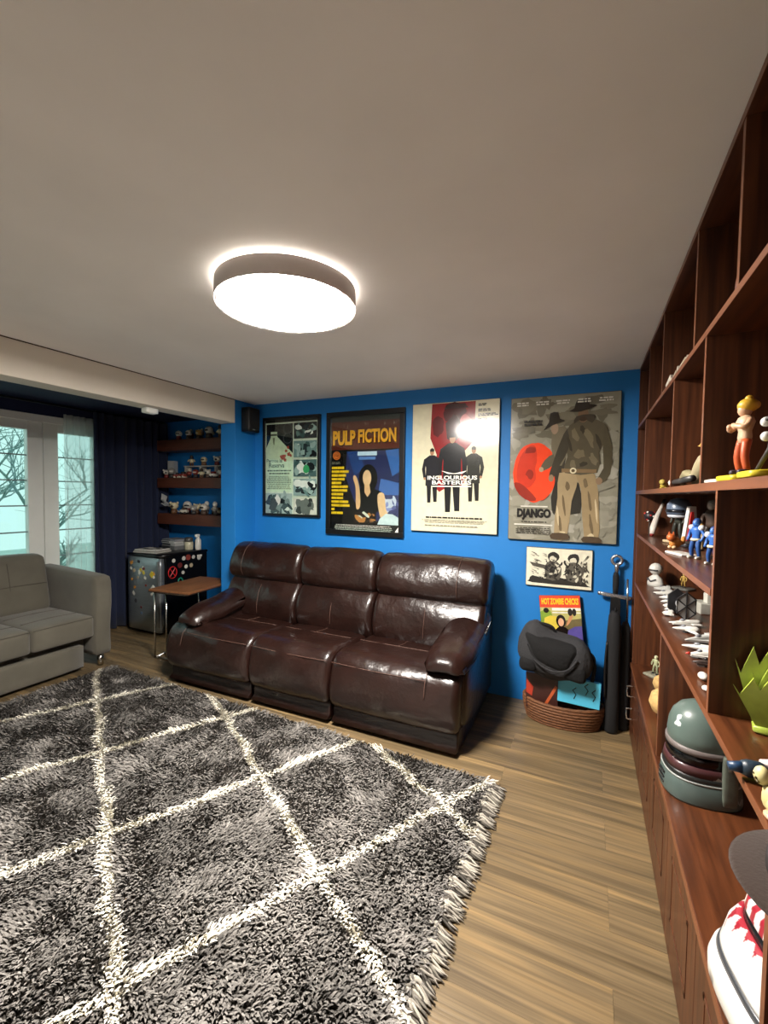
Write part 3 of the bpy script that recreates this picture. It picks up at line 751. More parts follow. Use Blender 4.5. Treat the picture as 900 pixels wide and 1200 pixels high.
# lie of the pile: smooth direction field
ang = -.9+2.2*(vnoise(wx, wy, 2.2, 2)-.5)+3.0*(vnoise(wx, wy, 9, 3)-.5)+rng.normal(0, .6, n)
lean = .55+.35*vnoise(wx, wy, 7, 5)+rng.normal(0, .15, n)
ln = .034*(.8+.4*rng.random(n)); ln[white] *= 1.08
wd = .0034*(.8+.5*rng.random(n))
dx, dy = np.cos(ang), np.sin(ang)
qx, qy = -dy, dx
tw = rng.uniform(-.9, .9, n)
V = np.zeros((n, 7, 3), np.float32)
for k, (t_, wf) in enumerate(((0, 1.0), (.45, 1.25), (.8, .95), (1.0, .0))):
    a = lean*t_*1.15
    hx_ = ln*t_*np.sin(a)*1.0; hz = .008+ln*t_*np.cos(a*.92)
    cx = px+dx*hx_; cy = py+dy*hx_
    ex = (qx*np.cos(tw*t_)+dx*np.sin(tw*t_))*wd*wf; ey = (qy*np.cos(tw*t_)+dy*np.sin(tw*t_))*wd*wf
    if k < 3:
        V[:, 2*k, 0] = cx-ex; V[:, 2*k, 1] = cy-ey; V[:, 2*k, 2] = hz
        V[:, 2*k+1, 0] = cx+ex; V[:, 2*k+1, 1] = cy+ey; V[:, 2*k+1, 2] = hz
    else:
        V[:, 6, 0] = cx; V[:, 6, 1] = cy; V[:, 6, 2] = hz
base = np.arange(n)[:, None]*7
quads = np.stack([base+np.array([[0,1,3,2]]), base+np.array([[2,3,5,4]])], 1).reshape(-1, 4)
tris = base+np.array([[4,5,6]])
me = bpy.data.meshes.new('pile')
me.vertices.add(n*7); me.vertices.foreach_set('co', V.ravel())
nq, ntri = len(quads), len(tris)
me.loops.add(nq*4+ntri*3); me.loops.foreach_set('vertex_index', np.concatenate([quads.ravel(), tris.ravel()]).astype(np.int32))
me.polygons.add(nq+ntri)
me.polygons.foreach_set('loop_start', np.concatenate([np.arange(nq)*4, nq*4+np.arange(ntri)*3]).astype(np.int32))
me.update(calc_edges=True)
patch = .3*vnoise(wx, wy, 3.1, 8)+.4*vnoise(wx, wy, 9, 9)+.3*vnoise(wx, wy, 22, 10)
g = .145+.12*np.clip((patch-.30)*2.2, 0, 1)+rng.normal(0, .045, n); g = np.clip(g, .06, .5)
colr = np.stack([g*1.03, g*.965, g*.89, np.ones(n)], 1)
wv = .84+rng.normal(0, .04, n)
colr[white] = np.stack([wv, wv*.955, wv*.83, np.ones(n)], 1)[white]
at = me.color_attributes.new('Col', 'FLOAT_COLOR', 'POINT')
at.data.foreach_set('color', np.repeat(colr.astype(np.float32), 7, axis=0).ravel())
m_pile = vcol_mat('shag_yarn', .85, spec=.25)
pile = place('pile', me, m_pile, rug); pile['kind'] = 'stuff'
# fringe tassels along the right end
m_tas = vcol_mat('tassel_yarn', .9, spec=.2)
tvar = []
for v_ in range(6):
    r = random.Random(v_); gs = []
    for k in range(9):
        a = r.uniform(-.35, .35); l = r.uniform(.065, .10); o = r.uniform(-.012, .012)
        c = r.choice(['#4b4742', '#7a756c', '#9a948a', '#5c5750', '#b5afa2'])
        pts = [(0, o*.4, .022), (l*.35, o+.3*a*l, .020+r.uniform(0, .008)), (l*.75, o+.8*a*l, .009), (l, o+1.1*a*l, .005)]
        gs.append((tube(pts, [.0035, .005, .0042, .0015], 5), c))
    o = cobj('tassel', gs, m_tas, rug, smooth=True); tvar.append(o.data); COL.objects.unlink(o); bpy.data.objects.remove(o)
ty = -rh+.02; k = 0
while ty < rh-.01:
    o = place('tassel', tvar[k % 6], m_tas, rug, (rw-.02+rnd.uniform(-.012, .004), ty, 0)); o.rotation_euler.z = rnd.uniform(-.35, .2)
    ty += .033; k += 1

# ------------------------------------------------------------------ grey sofa bed by the glazed doors
gs = thing('grey_sofa_bed', 'grey fabric sofa bed with tufted seat and pull-out base below the glazed doors', 'sofa', (-4.25, 1.5, 0))
def G(name, geo, m=m_grey, par=gs, **k): return obj(name, geo, m, par, world=True, **k)
AY0, AY1 = 2.325, 2.475
def armfn(x, y, z):  # the arm falls a little towards the front
    return (x, y+ (.008*math.sin(z*9)), z-(.035*(x+.5)/1.0 if z > 0 else 0))
G('arm', rbox((-4.275, (AY0+AY1)/2, .465), (.95, AY1-AY0, .73), .035, 8, (0.008, .006, .008), armfn), smooth=True)
G('arm', rbox((-4.275, .33, .465), (.95, .15, .73), .035, 8, (0.008, .006, .008), armfn), smooth=True)
seat = None
# seat cushion in tufted blocks
ys = [.41, .89, 1.37, 1.85, AY0-.005]
for i in range(4):
    c = G('seat_cushion', rbox((-4.145, (ys[i]+ys[i+1])/2, .375), (.69, ys[i+1]-ys[i]-.001, .19), .03, 9, (.006, .0, .012)), smooth=True)
    for xx in (-4.0, -4.25):
        G('seam', tube([(xx, ys[i]+.02, .474), (xx, (ys[i]+ys[i+1])/2, .483), (xx, ys[i+1]-.02, .474)], .0025, 5), m_greyseam, c, smooth=True)
    G('seam', tube([(-3.802, ys[i]+.012, .455), (-3.797, (ys[i]+ys[i+1])/2, .457), (-3.802, ys[i+1]-.012, .455)], .003, 5), m_greyseam, c, smooth=True)
def backfn(x, y, z): return (x - .10*z/.5, y, z)
yb = [.41, 1.05, 1.68, 2.03, 2.32]
for i, (a, b_) in enumerate(((.41, 1.05), (1.05, 1.69), (1.69, 2.315))):
    c = G('back_cushion', rbox((-4.54, (a+b_)/2, .70), (.20, b_-a-.002, .50), .055, 9, (.016, .0, .012), backfn), smooth=True)
    G('seam', tube([(-4.432, a+.03, .70), (-4.424, (a+b_)/2, .705), (-4.432, b_-.03, .70)], .003, 5), m_greyseam, c, smooth=True)
    G('seam', tube([(-4.405, (a+b_)/2, .50), (-4.424, (a+b_)/2, .70), (-4.47, (a+b_)/2, .90)], .003, 5), m_greyseam, c, smooth=True)
G('back_rest', rbox((-4.70, 1.40, .475), (.11, 1.98, .87), .03, 5), smooth=True)
G('frame', box(-4.72, .42, .14, -3.93, 2.30, .28), m_greyseam)
dr = G('pull_out_base', rbox((-4.22, 1.355, .128), (.76, 1.80, .20), .018, 6), smooth=True)
for x in (-3.86, -4.68):
    for y in (2.40, .33): G('leg', lathe([(.022, 0), (.026, .10)], 12, (x, y, 0)), m_chrome, smooth=True)

# ------------------------------------------------------------------ small fridge in the alcove
fr = thing('mini_fridge', 'small black fridge with steel door covered in stickers and magnets', 'fridge', (-4.285, 3.44, 0))
FX0, FX1, FY0, FY1 = -4.555, -4.035, 3.20, 3.76
def FR(name, geo, m, par=fr, **k): return obj(name, geo, m, par, world=True, **k)
m_fblack = mat('fridge_enamel', '#0b0b0e', .3)
FR('cabinet', box(FX0, FY0, .03, FX1, FY1, .835), m_fblack, bevel=.008)
FR('top_panel', rbox(((FX0+FX1)/2, (FY0+FY1)/2-.03, .850), (FX1-FX0+.01, FY1-FY0+.07, .032), .008, 4), m_fblack, smooth=True)
door = FR('door', rbox(((FX0+FX1)/2, FY0-.034, .432), (FX1-FX0, .062, .80), .02, 6, (0, .012, 0)), m_steel, smooth=True)
FR('handle', box(FX1-.045, FY0-.075, .10, FX1-.012, FY0-.055, .80), mat('handle_steel', '#a7a9aa', .3, metal=.8), door, bevel=.006)
for x in (FX0+.06, FX1-.06):
    for y in (FY0+.06, FY1-.06): FR('foot', lathe([(.02, 0), (.022, .032)], 10, (x, y, 0)), m_dark)
r = random.Random(12)
def disc(c, rad, axis, th=.004, seg=16, squash=1):
    g_ = lathe([(rad*.96, 0), (rad, th*.5), (rad*.96, th)], seg, (0,0,0), 1, squash)
    M = Matrix.Rotation(PI/2, 4, 'X') if axis == 'y' else Matrix.Rotation(PI/2, 4, 'Y')
    return xf(g_, Matrix.Translation(c) @ M)
MAG = {c: mat('magnet_'+c[1:], c, .4) for c in ('#c9c7be', '#8c3f36', '#d8c23a', '#b9a98c', '#5b6f86', '#6a2a2a', '#e6e3d6', '#3c3c40', '#c98a3a', '#d8262b', '#1d8a72', '#e8ddb0')}
# side magnets (facing the room): y, z, radius, colour
for y, z, rad, c in ((3.30,.79,.022,'#8c8a84'),(3.43,.80,.024,'#c9c7be'),(3.49,.805,.034,'#8c3f36'),(3.56,.80,.022,'#c9c7be'),(3.64,.785,.028,'#c9c7be'),(3.38,.73,.030,'#6a2a2a'),
                     (3.46,.705,.022,'#e6e3d6'),(3.53,.71,.024,'#b9a98c'),(3.42,.645,.020,'#c9c7be'),(3.30,.46,.040,'#e8ddb0')):
    c = c if c in MAG else '#c9c7be'
    FR('magnet', disc((FX1+.0005, y, z), rad, 'x'), MAG[c])
FR('label_tag', box(FX1, 3.615, .795, FX1+.003, 3.68, .815), MAG['#e6e3d6'])
q = [(math.cos(2*PI*k/32), math.sin(2*PI*k/32)) for k in range(33)]
FR('cross_sign', join(tube([(FX1+.003, 3.285+.052*a, .665+.062*b_) for a, b_ in q], .0045, 5, False), tube([(FX1+.003, 3.255, .625), (FX1+.003, 3.315, .705)], .004, 5), tube([(FX1+.003, 3.255, .705), (FX1+.003, 3.315, .625)], .004, 5)), MAG['#d8262b'])
FR('ring_magnet', join(tube([(FX1+.003, 3.385+.028*a, .555+.034*b_) for a, b_ in q], .007, 5, False), tube([(FX1+.003, 3.345, .51), (FX1+.003, 3.375, .535)], .006, 5)), MAG['#1d8a72'])
cs = list(MAG)
dy_ = FY0-.034-.031
for k in range(24):
    x = r.uniform(FX0+.04, FX1-.09); z = r.uniform(.52, .78) if k < 18 else r.uniform(.22, .5); w_ = r.uniform(.012, .024)
    bul = .012*(1-((x-(FX0+FX1)/2)/.26)**2)*(1-((z-.432)/.4)**2)
    c = MAG[cs[r.randrange(9)]]
    if k % 3 == 0: FR('sticker', disc((x, dy_-bul+.002, z), w_, 'y'), c, door)
    else: FR('sticker', xf(box(-w_, -.001, -w_*.8, w_, .004, w_*.8), Matrix.Translation((x, dy_-bul, z)) @ Matrix.Rotation(r.uniform(-.8, .8), 4, 'Y')), c, door)
FR('sticker', xf(box(-.026, -.001, -.026, .026, .004, .026), Matrix.Translation((FX1-.12, dy_-.008, .655)) @ Matrix.Rotation(.78, 4, 'Y')), MAG['#d8c23a'], door)
s_ = FR('sticker', xf(box(-.034, -.001, -.034, .034, .004, .034), Matrix.Translation((FX1-.10, dy_-.008, .50)) @ Matrix.Rotation(.78, 4, 'Y')), MAG['#e6e3d6'], door)
# things lying on the fridge
def solo(name, label, cat, loc, rz=0, group=None): return thing(name, label, cat, loc, rz, group)
ft = .866
t = solo('magazine_pile', 'flat pile of pale printed magazines on the fridge front edge', 'magazines', (-4.36, 3.30, ft), .15)
for k in range(3):
    rr = random.Random(k); cobj('magazine', [(box(-.16+.01*k, -.11, .012*k, .15, .11-.01*k, .012*k+.011), ('#b9b6ae', '#8f8b83', '#d0cec6')[k])] +
         [(shift(box(-.03, -.02, 0, .03, .02, .0006), (rr.uniform(-.1, .1), rr.uniform(-.07, .07), .012*k+.011)), rr.choice(['#1b1b1d', '#6f6a62', '#efeee8'])) for _ in range(9 if k == 2 else 2)], m_vcm, t)
t = solo('device_box', 'stack of pale grey game cases behind the magazines on the fridge', 'cases', (-4.37, 3.60, ft), -.1)
for k, (z0, hh, c, o) in enumerate(((0, .045, '#6d6f70', 0), (.046, .03, '#a9aaa8', .01), (.077, .022, '#c2c3c0', -.012), (.100, .02, '#93959a', .008))):
    cobj('case', [(box(-.12+o, -.09, z0, .12+o, .09, z0+hh), c), (box(-.115+o, -.092, z0+.006, .03+o, -.088, z0+hh-.005), '#2a2c30')], m_vc, t)
t = solo('storage_jar', 'cream jar with dark lid on the fridge beside the game cases', 'jar', (-4.17, 3.62, ft))
obj('jar_body', lathe([(.042, 0), (.047, .008), (.047, .085), (.04, .095)], 18), mat('jar_cream', '#c4bfa4', .35), t, smooth=True); obj('lid', lathe([(.043, .095), (.045, .10), (.045, .135), (.03, .145)], 18), mat('jar_lid', '#4b4a48', .4), t, smooth=True)
t = solo('spray_bottle', 'white bottle at the right end of the fridge top', 'bottle', (-4.08, 3.67, ft))
obj('bottle_body', lathe([(.03, 0), (.033, .01), (.033, .11), (.018, .135), (.016, .15)], 18), mat('bottle_white', '#dad8d0', .35), t, smooth=True); obj('cap', rbox((0, -.012, .165), (.03, .06, .035), .01, 4), m_white, t, smooth=True)

# ------------------------------------------------------------------ C-shaped side table
st = thing('side_table', 'small wooden-topped C-shaped side table with chrome legs beside the leather sofa', 'table', (-3.415, 3.03, 0), math.radians(7))
def ST(name, geo, m, **k): return obj(name, geo, m, st, world=True, **k)
ST('table_top', box(-3.64, 2.70, .632, -3.19, 3.36, .650), mat('walnut_top', '#7a4f30', .45, var=.25, vscale=6, stretch=(6, 1, 6)), bevel=.003)
ST('edge_band', box(-3.641, 2.699, .624, -3.189, 3.361, .633), mat('dark_band', '#2d1c12', .5))
for y in (2.74, 3.31):
    ST('leg', tube([(-3.61, y, .626), (-3.61, y, .012)], .0085, 10), m_chrome, smooth=True)
    ST('runner', tube([(-3.61, y, .0105), (-3.20, y, .0105)], .0085, 10), m_chrome, smooth=True)
    ST('top_rail', tube([(-3.61, y, .615), (-3.24, y, .615)], .0085, 10), m_chrome, smooth=True)
ST('leg', tube([(-3.535, 2.80, .626), (-3.535, 2.80, .012)], .0085, 10), m_chrome, smooth=True)
ST('cross_bar', tube([(-3.61, 2.74, .0105), (-3.61, 3.31, .0105)], .0085, 10), m_chrome, smooth=True)

# ------------------------------------------------------------------ basket, bag, leaning print, sword, umbrella bags
bk = thing('wicker_basket', 'round brown wicker basket on the floor by the blue wall', 'basket', (-.12, 3.205, 0))
m_wick = mat('wicker', '#6d4426', .7, var=.4, vscale=60, stretch=(1, 1, 4), bump=.2, bscale=150)
for k in range(8):
    z = .010+k*.0195; rx = .225+.028*math.sin(k/8*PI*.6); ry = .128+.022*math.sin(k/8*PI*.6)
    pts = [(rx*math.cos(a), ry*math.sin(a), z+.002*math.sin(a*24+k*PI)) for a in [2*PI*i/72 for i in range(73)]]
    obj('coil', tube(pts, .0115, 6, False), m_wick, bk, smooth=True)
obj('basket_floor', lathe([(.22, .004), (.22, .012)], 32, (0,0,0), 1, .57), m_wick, bk)
# printed boxes standing in the basket
t = thing('printed_box', 'flat blue printed box with black squiggles standing in the basket', 'box', (.0, 3.135, .165))
cobj('box_print', [(xf(box(-.15, -.02, 0, .105, .02, .165), Matrix.Rotation(-.10, 4, 'X') @ Matrix.Rotation(.04, 4, 'Y')), '#4fb4d4')] +
     [(xf(tube([(a, -.0215, b_), (a+.012, -.0215, b_+.03), (a-.01, -.0215, b_+.055), (a+.01, -.0215, b_+.075)], .003, 4), Matrix.Rotation(-.10, 4, 'X') @ Matrix.Rotation(.04, 4, 'Y')), '#101418') for a, b_ in ((-.05, .035), (.02, .075), (.065, .045))], m_vc, t)
t = thing('dark_box', 'dark brown printed box with orange stripe at the left of the basket', 'box', (-.22, 3.14, .09))
Mx = Matrix.Rotation(-.08, 4, 'X') @ Matrix.Rotation(-.03, 4, 'Y')
cobj('box_print', [(xf(box(-.13, -.02, 0, .075, .02, .235), Mx), '#3a1c16'), (xf(prism([(-.02,.02),(.0,.02),(.075,.16),(.06,.17)], -.0222, -.020), Mx), '#b4552c'), (xf(prism([(-.128,.10),(-.09,.08),(-.08,.14),(-.125,.19)], -.0222, -.020), Mx), '#a83422')], m_vc, t)
# bag
bg_ = thing('shoulder_bag', 'black and charcoal fabric bag slumped on top of the basket', 'bag', (-.172, 3.13, .335))
m_bagd = mat('bag_black', '#050506', .9, bump=.3, bscale=40); m_bagg = mat('bag_charcoal', '#2e2e30', .95, bump=.3, bscale=60)
def bagfn(x, y, z):
    sag = -.05*(x/.22)-.02*math.cos(x*14); tp = 1-.16*max(0, z/.14)
    return (x*tp+.02*z/.14, y*(1-.15*max(0, z/.15)), z*(1-.12*(x/.22))+sag+.008*math.sin(17*x+9*y))
obj('body', rbox((0, 0, .155), (.44, .22, .27), .07, 12, (.015, .02, .02), bagfn), m_bagg, bg_, smooth=True)
def flapgeo(poly, th, yoff=-.132):
    # patch panel wrapped on the front of the bag
    n_ = 1; pts = smooth_closed(poly, 3); return prism(pts, yoff-th, yoff+.05)
obj('front_flap', rbox((-.02, -.055, .195), (.30, .16, .19), .06, 9, (0, .012, .012), lambda x, y, z: (x*(1.0+.25*z/.1), y, z-.05*(x/.2)-.03*math.cos(x*9))), m_bagd, bg_, smooth=True)
obj('side_panel', rbox((-.16, -.065, .085), (.12, .13, .10), .04, 7), m_bagd, bg_, smooth=True)
obj('side_panel', rbox((.12, -.065, .07), (.15, .13, .11), .04, 7, fn=lambda x, y, z: (x, y, z-.15*x)), m_bagd, bg_, smooth=True)
obj('piping', tube(smooth_open([(-.17, -.125, .23), (-.12, -.15, .14), (-.02, -.158, .085), (.08, -.15, .10), (.14, -.13, .17)], 5), .006, 6), m_bagg, bg_, smooth=True)
obj('top_handle', tube(smooth_open([(-.14, 0, .31), (-.10, -.02, .345), (-.03, -.02, .335), (.0, 0, .29)], 5), .011, 8), m_bagd, bg_, smooth=True)
obj('strap', tube(smooth_open([(.19, -.02, .20), (.232, .0, .16), (.240, .02, .06), (.225, .02, -.04), (.235, .03, -.10)], 5), .012, 6), m_bagd, bg_, smooth=True)
# leaning print board
lp = thing('leaning_print', 'colourful print board with title HOT ZOMBIE CHICKS leaning behind the bag', 'poster', (-.115, 3.335, .30))
lp.rotation_euler = (math.radians(-4.5), math.radians(-6), 0)
w, h = .275, .535
obj('board', box(-w/2, -.012, 0, w/2, 0, h), m_frame, lp, bevel=.001)
p = Print(w-.004, h-.004)
p.rect(0, 0, 1, 1, '#6b5f3c'); p.rect(0, .84, 1, 1, '#d8452a')
p.text('HOT ZOMBIE CHICKS', .05, .88, .96, .965, '#f6c21e', .04)
p.poly([(0,.84),(1,.84),(1,.70),(.5,.66),(0,.60)], '#b8b06a'); p.poly([(0,.78),(.25,.80),(.3,.62),(0,.55)], '#7f9a3a', 2); p.poly([(.1,.70),(.4,.72),(.42,.55),(.1,.5)], '#d8c04a', 2)
p.rect(.3, .80, 1, .835, '#e2dfd6'); p.rect(.3, .765, 1, .78, '#e2dfd6')
p.ell(.15, .80, .07, .035, '#1c1410', 14)
p.ell(.50, .66, .12, .085, '#17100e', 16); p.ell(.50, .645, .07, .055, '#d9a683', 14); p.poly([(.32,.50),(.42,.58),(.6,.58),(.72,.5),(.7,.4),(.34,.4)], '#1b1412', 2)
p.poly([(.62,.60),(.70,.63),(.80,.72),(.74,.75)], '#c98d62', 2); p.ell(.74, .78, .06, .05, '#1b1412', 10); p.ell(.84, .78, .05, .05, '#1b1412', 10)
p.poly([(.66,.54),(1,.60),(1,.40),(.7,.42)], '#5a4f96', 2); p.rect(0, 0, 1, .4, '#2c2418')
p.build(lp, -.0125, m_print).location.z = .002

# sword leaning against the wall
sw = thing('display_sword', 'black-gripped sword with silver crossguard and ring pommel leaning by the bookcase', 'sword', (.160, 3.30, .0))
m_sil = mat('sword_silver', '#b9bcc2', .25, metal=.9)
a_ = math.atan2(.05, .9)
zt = lambda z: .035*z
obj('pommel', join(tube([(.028+.03*math.cos(a), .05, 1.115+.03*math.sin(a)) for a in [2*PI*k/24 for k in range(25)]], .011, 8, False), lathe([(.012, 0), (.014, .05), (.012, .07)], 12, (.028, .05, 1.02))), m_sil, sw, smooth=True)
obj('grip', lathe([(.016, 0), (.019, .05), (.019, .12), (.014, .145)], 14, (.026, .05, .885)), m_blackcloth, sw, smooth=True)
obj('crossguard', join(rbox((.024, .045, .872), (.185, .03, .028), .008, 5, fn=lambda x, y, z: (x, y, z-.10*x)), ball((-.070, .045, .882), .015), ball((.112, .045, .864), .014)), m_sil, sw, smooth=True)
obj('scabbard', prism(smooth_closed([(-.012, .0), (.040, .0), (.055, .30), (.058, .80), (.048, .858), (.008, .858), (-.004, .80), (-.012, .3)], 2), .03, .058), m_dark, sw, auto=50)
# umbrella bags
for i, (x, y, r_, hh, lab) in enumerate(((.178, 3.195, .043, .80, 'tall black cylindrical bag standing under the sword crossguard'), (.247, 3.262, .035, .72, 'slimmer black cylindrical bag standing between tall bag and bookcase'))):
    t = thing('tripod_bag', lab, 'bag', (x, y, 0), 0, 'black cylindrical bags by the sword')
    obj('bag_body', lathe([(r_*.8, 0), (r_, .02), (r_*1.02, .2), (r_*.95, .45), (r_, hh*.8), (r_*.8, hh-.03), (r_*.45, hh)], 18), m_blackcloth, t, smooth=True)
    obj('cord_lock', tube([(0, -r_*.3, hh-.01), (.005, -r_*.3, hh+.03)], .006, 6), m_dark, t)
    obj('strap', tube(smooth_open([(-r_*.9, -r_*.5, hh*.75), (-r_*1.1, -r_*.9, hh*.55), (-r_, -r_*.9, hh*.3)], 4), .008, 6), m_dark, t, smooth=True)
rod_ = obj('silver_rod', tube([(.258, 3.30, .70), (.252, 3.30, 1.0)], .006, 8), m_chrome, smooth=True)
rod_ = tag(rod_, 'thin silver rod standing up behind the slim black bag', 'rod')
rod_.data.transform(Matrix.Translation((-.255, -3.30, 0))); rod_.location = (.255, 3.30, 0)

# ------------------------------------------------------------------ bookcase wall unit
bc = thing('bookcase', 'large mahogany wall unit of open shelves and low cabinets along the right wall', 'bookcase', (.46, 1.4, 0))
def B(name, geo, m=m_wood, par=bc, **k): return obj(name, geo, m, par, world=True, **k)
XB = .655; Y0, Y1 = -1.0, 3.383
B('end_panel', box(SF+.0005, 3.383, 0, XB-.013, 3.396, 2.377), m_wood_v)
B('back_panel', box(XB-.012, Y0, .03, XB, Y1, 2.398), m_wood_v)
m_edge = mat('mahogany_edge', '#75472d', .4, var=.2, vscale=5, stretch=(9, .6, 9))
def shelf(z, y0, y1, th=.018, front=SF):
    o = B('shelf', box(front, y0, z-th, XB-.012, y1, z))
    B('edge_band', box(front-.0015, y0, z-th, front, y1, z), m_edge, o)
shelf(2.397, Y0, Y1, .02); shelf(2.015, Y0, Y1); shelf(1.585, Y0, Y1, .022); shelf(1.315, 1.342, 3.22); shelf(1.005, Y0, 3.22); 
ct = B('counter', box(SF-.006, Y0, .445, XB-.012, 3.22, .472), bevel=.002)
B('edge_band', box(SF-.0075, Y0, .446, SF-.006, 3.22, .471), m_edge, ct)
def div(y, z0, z1, th=.018):
    o = B('divider', box(SF+.002, y-th/2, z0, XB-.013, y+th/2, z1), m_wood_v)
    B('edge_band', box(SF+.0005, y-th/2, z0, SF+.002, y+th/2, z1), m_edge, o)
for y in (.2, .72, 1.236, 1.685, 2.36, 2.86): div(y, 2.015, 2.377)
for y in (.1, .80, 1.52, 2.03, 2.95): div(y, 1.585, 1.997)
for y in (.25, 1.333): div(y, 1.005, 1.563)
div(3.21, .0, 1.563)
for y in (-.2, .90, 2.10): div(y, .472, .987)
B('filler_panel', box(SF+.012, 3.22, 0, SF+.03, Y1, 1.563), m_wood_v, bevel=.002)
B('plinth', box(SF+.02, Y0, 0, XB-.012, 3.2, .05), mat('plinth_dark', '#2e170d', .6))
ds = [-.43, .01, .45, .89, 1.332, 1.77, 2.21, 2.65, 3.20]
for i in range(len(ds)-1):
    a, b_ = ds[i]+.002, ds[i+1]-.002
    d = B('cabinet_door', box(SF, a, .012, SF+.018, b_, .442), m_wood_v, bevel=.002)
    ya, yb_ = a+.09, b_-.09
    B('groove_moulding', join(box(SF-.002, ya, .14, SF+.001, ya+.014, .36), box(SF-.002, yb_-.014, .14, SF+.001, yb_, .36), box(SF-.002, ya, .346, SF+.001, yb_, .36), box(SF-.002, ya, .14, SF+.001, yb_, .154)), m_wood_v, d, bevel=.001)
    if i == 7:
        for zz in (.19, .33):
            B('pull_handle', tube(smooth_open([(SF, 3.02, zz), (SF-.035, 3.02, zz), (SF-.035, 3.02, zz+.06), (SF, 3.02, zz+.06)], 2), .005, 8), m_chrome, d, smooth=True)
for zz in (.27, .41):
    B('pull_handle', tube(smooth_open([(SF+.012, 3.345, zz), (SF-.035, 3.345, zz), (SF-.035, 3.345, zz+.055), (SF+.012, 3.345, zz+.055)], 2), .005, 8), m_chrome, smooth=True)

# ------------------------------------------------------------------ alcove shelves
AS = []
for lab, z0, z1 in (('uppermost dark wood alcove shelf under the beam', 2.012, 2.139), ('middle dark wood alcove shelf', 1.578, 1.695), ('lowest dark wood alcove shelf above the fridge', 1.150, 1.275)):
    t = thing('floating_shelf', lab, 'shelf', (-4.0, 3.855, z0)); AS.append(z1)
    obj('board', box(-.67, -.255, 0, .82, 0, z1-z0), m_woodx, t, bevel=.003)
    obj('wall_bracket', box(-.60, -.02, .02, .70, .003, z1-z0-.02), m_dark, t)

# ------------------------------------------------------------------ figurines and models
PM = {}
def pm(c, rough=.42):
    if (c, rough) not in PM: PM[(c, rough)] = mat('paint_'+c[1:], c, rough)
    return PM[(c, rough)]
def limb(a, b_, c, r0, r1): return tube(smooth_open([a, b_, c], 3), [r0+(r1-r0)*k/6 for k in range(7)], 8)
def figure(label, loc, h, shirt, pants, skin, hair, base=None, rz=0, basesize=(.05, .04), armup=0, cap=False, boots='#26242a', group=None):
    """generic little statue of a person facing local -y"""
    t = thing('figurine', label, 'figurine', loc, rz, group); z0 = 0
    if base:
        z0 = .016; obj('base', rbox((0, 0, .008), (basesize[0]*2, basesize[1]*2, .016), .006, 4), pm(base), t, smooth=True)
    s = h-z0; S = lambda x, y, z: (x*s, y*s, z0+z*s)
    for q in (-1, 1):
        obj('leg', limb(S(q*.07, 0, .46), S(q*.10, -.03, .25), S(q*.11, 0, .06), .062*s, .04*s), pm(pants), t, smooth=True)
        obj('boot', rbox(S(q*.115, -.035, .035), (.08*s, .16*s, .07*s), .03*s, 4), pm(boots), t, smooth=True)
        if armup: obj('arm', limb(S(q*.14, 0, .72), S(q*.22, -.08, .62), S(q*.05, -.16, .66), .042*s, .03*s), pm(skin if armup == 2 else shirt), t, smooth=True)
        else: obj('arm', limb(S(q*.14, 0, .72), S(q*.21, .01, .58), S(q*.19, -.06, .44), .042*s, .03*s), pm(shirt), t, smooth=True)
    obj('torso', [lathe([(.09*s, z0+.43*s), (.105*s, z0+.5*s), (.095*s, z0+.58*s), (.14*s, z0+.70*s), (.11*s, z0+.76*s), (.04*s, z0+.80*s)], 14, (0,0,0), 1.05, .72)][0], pm(shirt), t, smooth=True)
    obj('head', ball(S(0, -.01, .865), (.075*s, .085*s, .095*s)), pm(skin), t, smooth=True)
    if cap:
        obj('cap', join(ball(S(0, .02, .925), (.115*s, .12*s, .095*s)), ball(S(0, .03, 1.01), (.05*s, .05*s, .05*s)), ball(S(0, .10, .93), (.05*s, .06*s, .06*s))), pm(hair), t, smooth=True)
    elif hair: obj('hair', ball(S(0, .012, .905), (.088*s, .092*s, .085*s)), pm(hair), t, smooth=True)
    return t

def model_ship(label, loc, l, rz, c='#d8d6cf', c2='#8d8f92', kind=0, group='white model craft on the bookcase shelf'):
    """generic display model of a slim craft, nose along local -x"""
    t = thing('model_craft', label, 'model', loc, rz, group)
    obj('fuselage', tube([(-l/2, 0, .012), (-l*.3, 0, .013), (0, 0, .016), (l*.35, 0, .017), (l/2, 0, .015)], [.002, .006, .011, .012, .007], 8), pm(c), t, smooth=True)
    if kind == 0: obj('wings', prism([(-l*.05, -.006), (l*.38, -.055), (l*.46, -.052), (l*.30, 0), (l*.46, .052), (l*.38, .055), (-l*.05, .006)], .010, .014, 'xy'), pm(c), t)
    elif kind == 1: obj('wings', join(prism([(-l*.4, -.012), (l*.45, -.022), (l*.45, .022), (-l*.4, .012)], .006, .012, 'xy'), box(l*.15, -.03, .010, l*.40, .03, .014)), pm(c), t)
    else: obj('wings', join(prism([(-l*.48, 0), (l*.48, -.05), (l*.48, .05)], .006, .014, 'xy'), box(l*.25, -.018, .014, l*.42, .018, .030)), pm(c), t)
    obj('cockpit', ball((-l*.08, 0, .024), (l*.10, .007, .007), 8, 5), pm(c2), t, smooth=True)
    obj('stand', lathe([(.012, 0), (.012, .003), (.003, .005), (.003, .010)], 10), pm('#2a2a2c'), t)
    return t

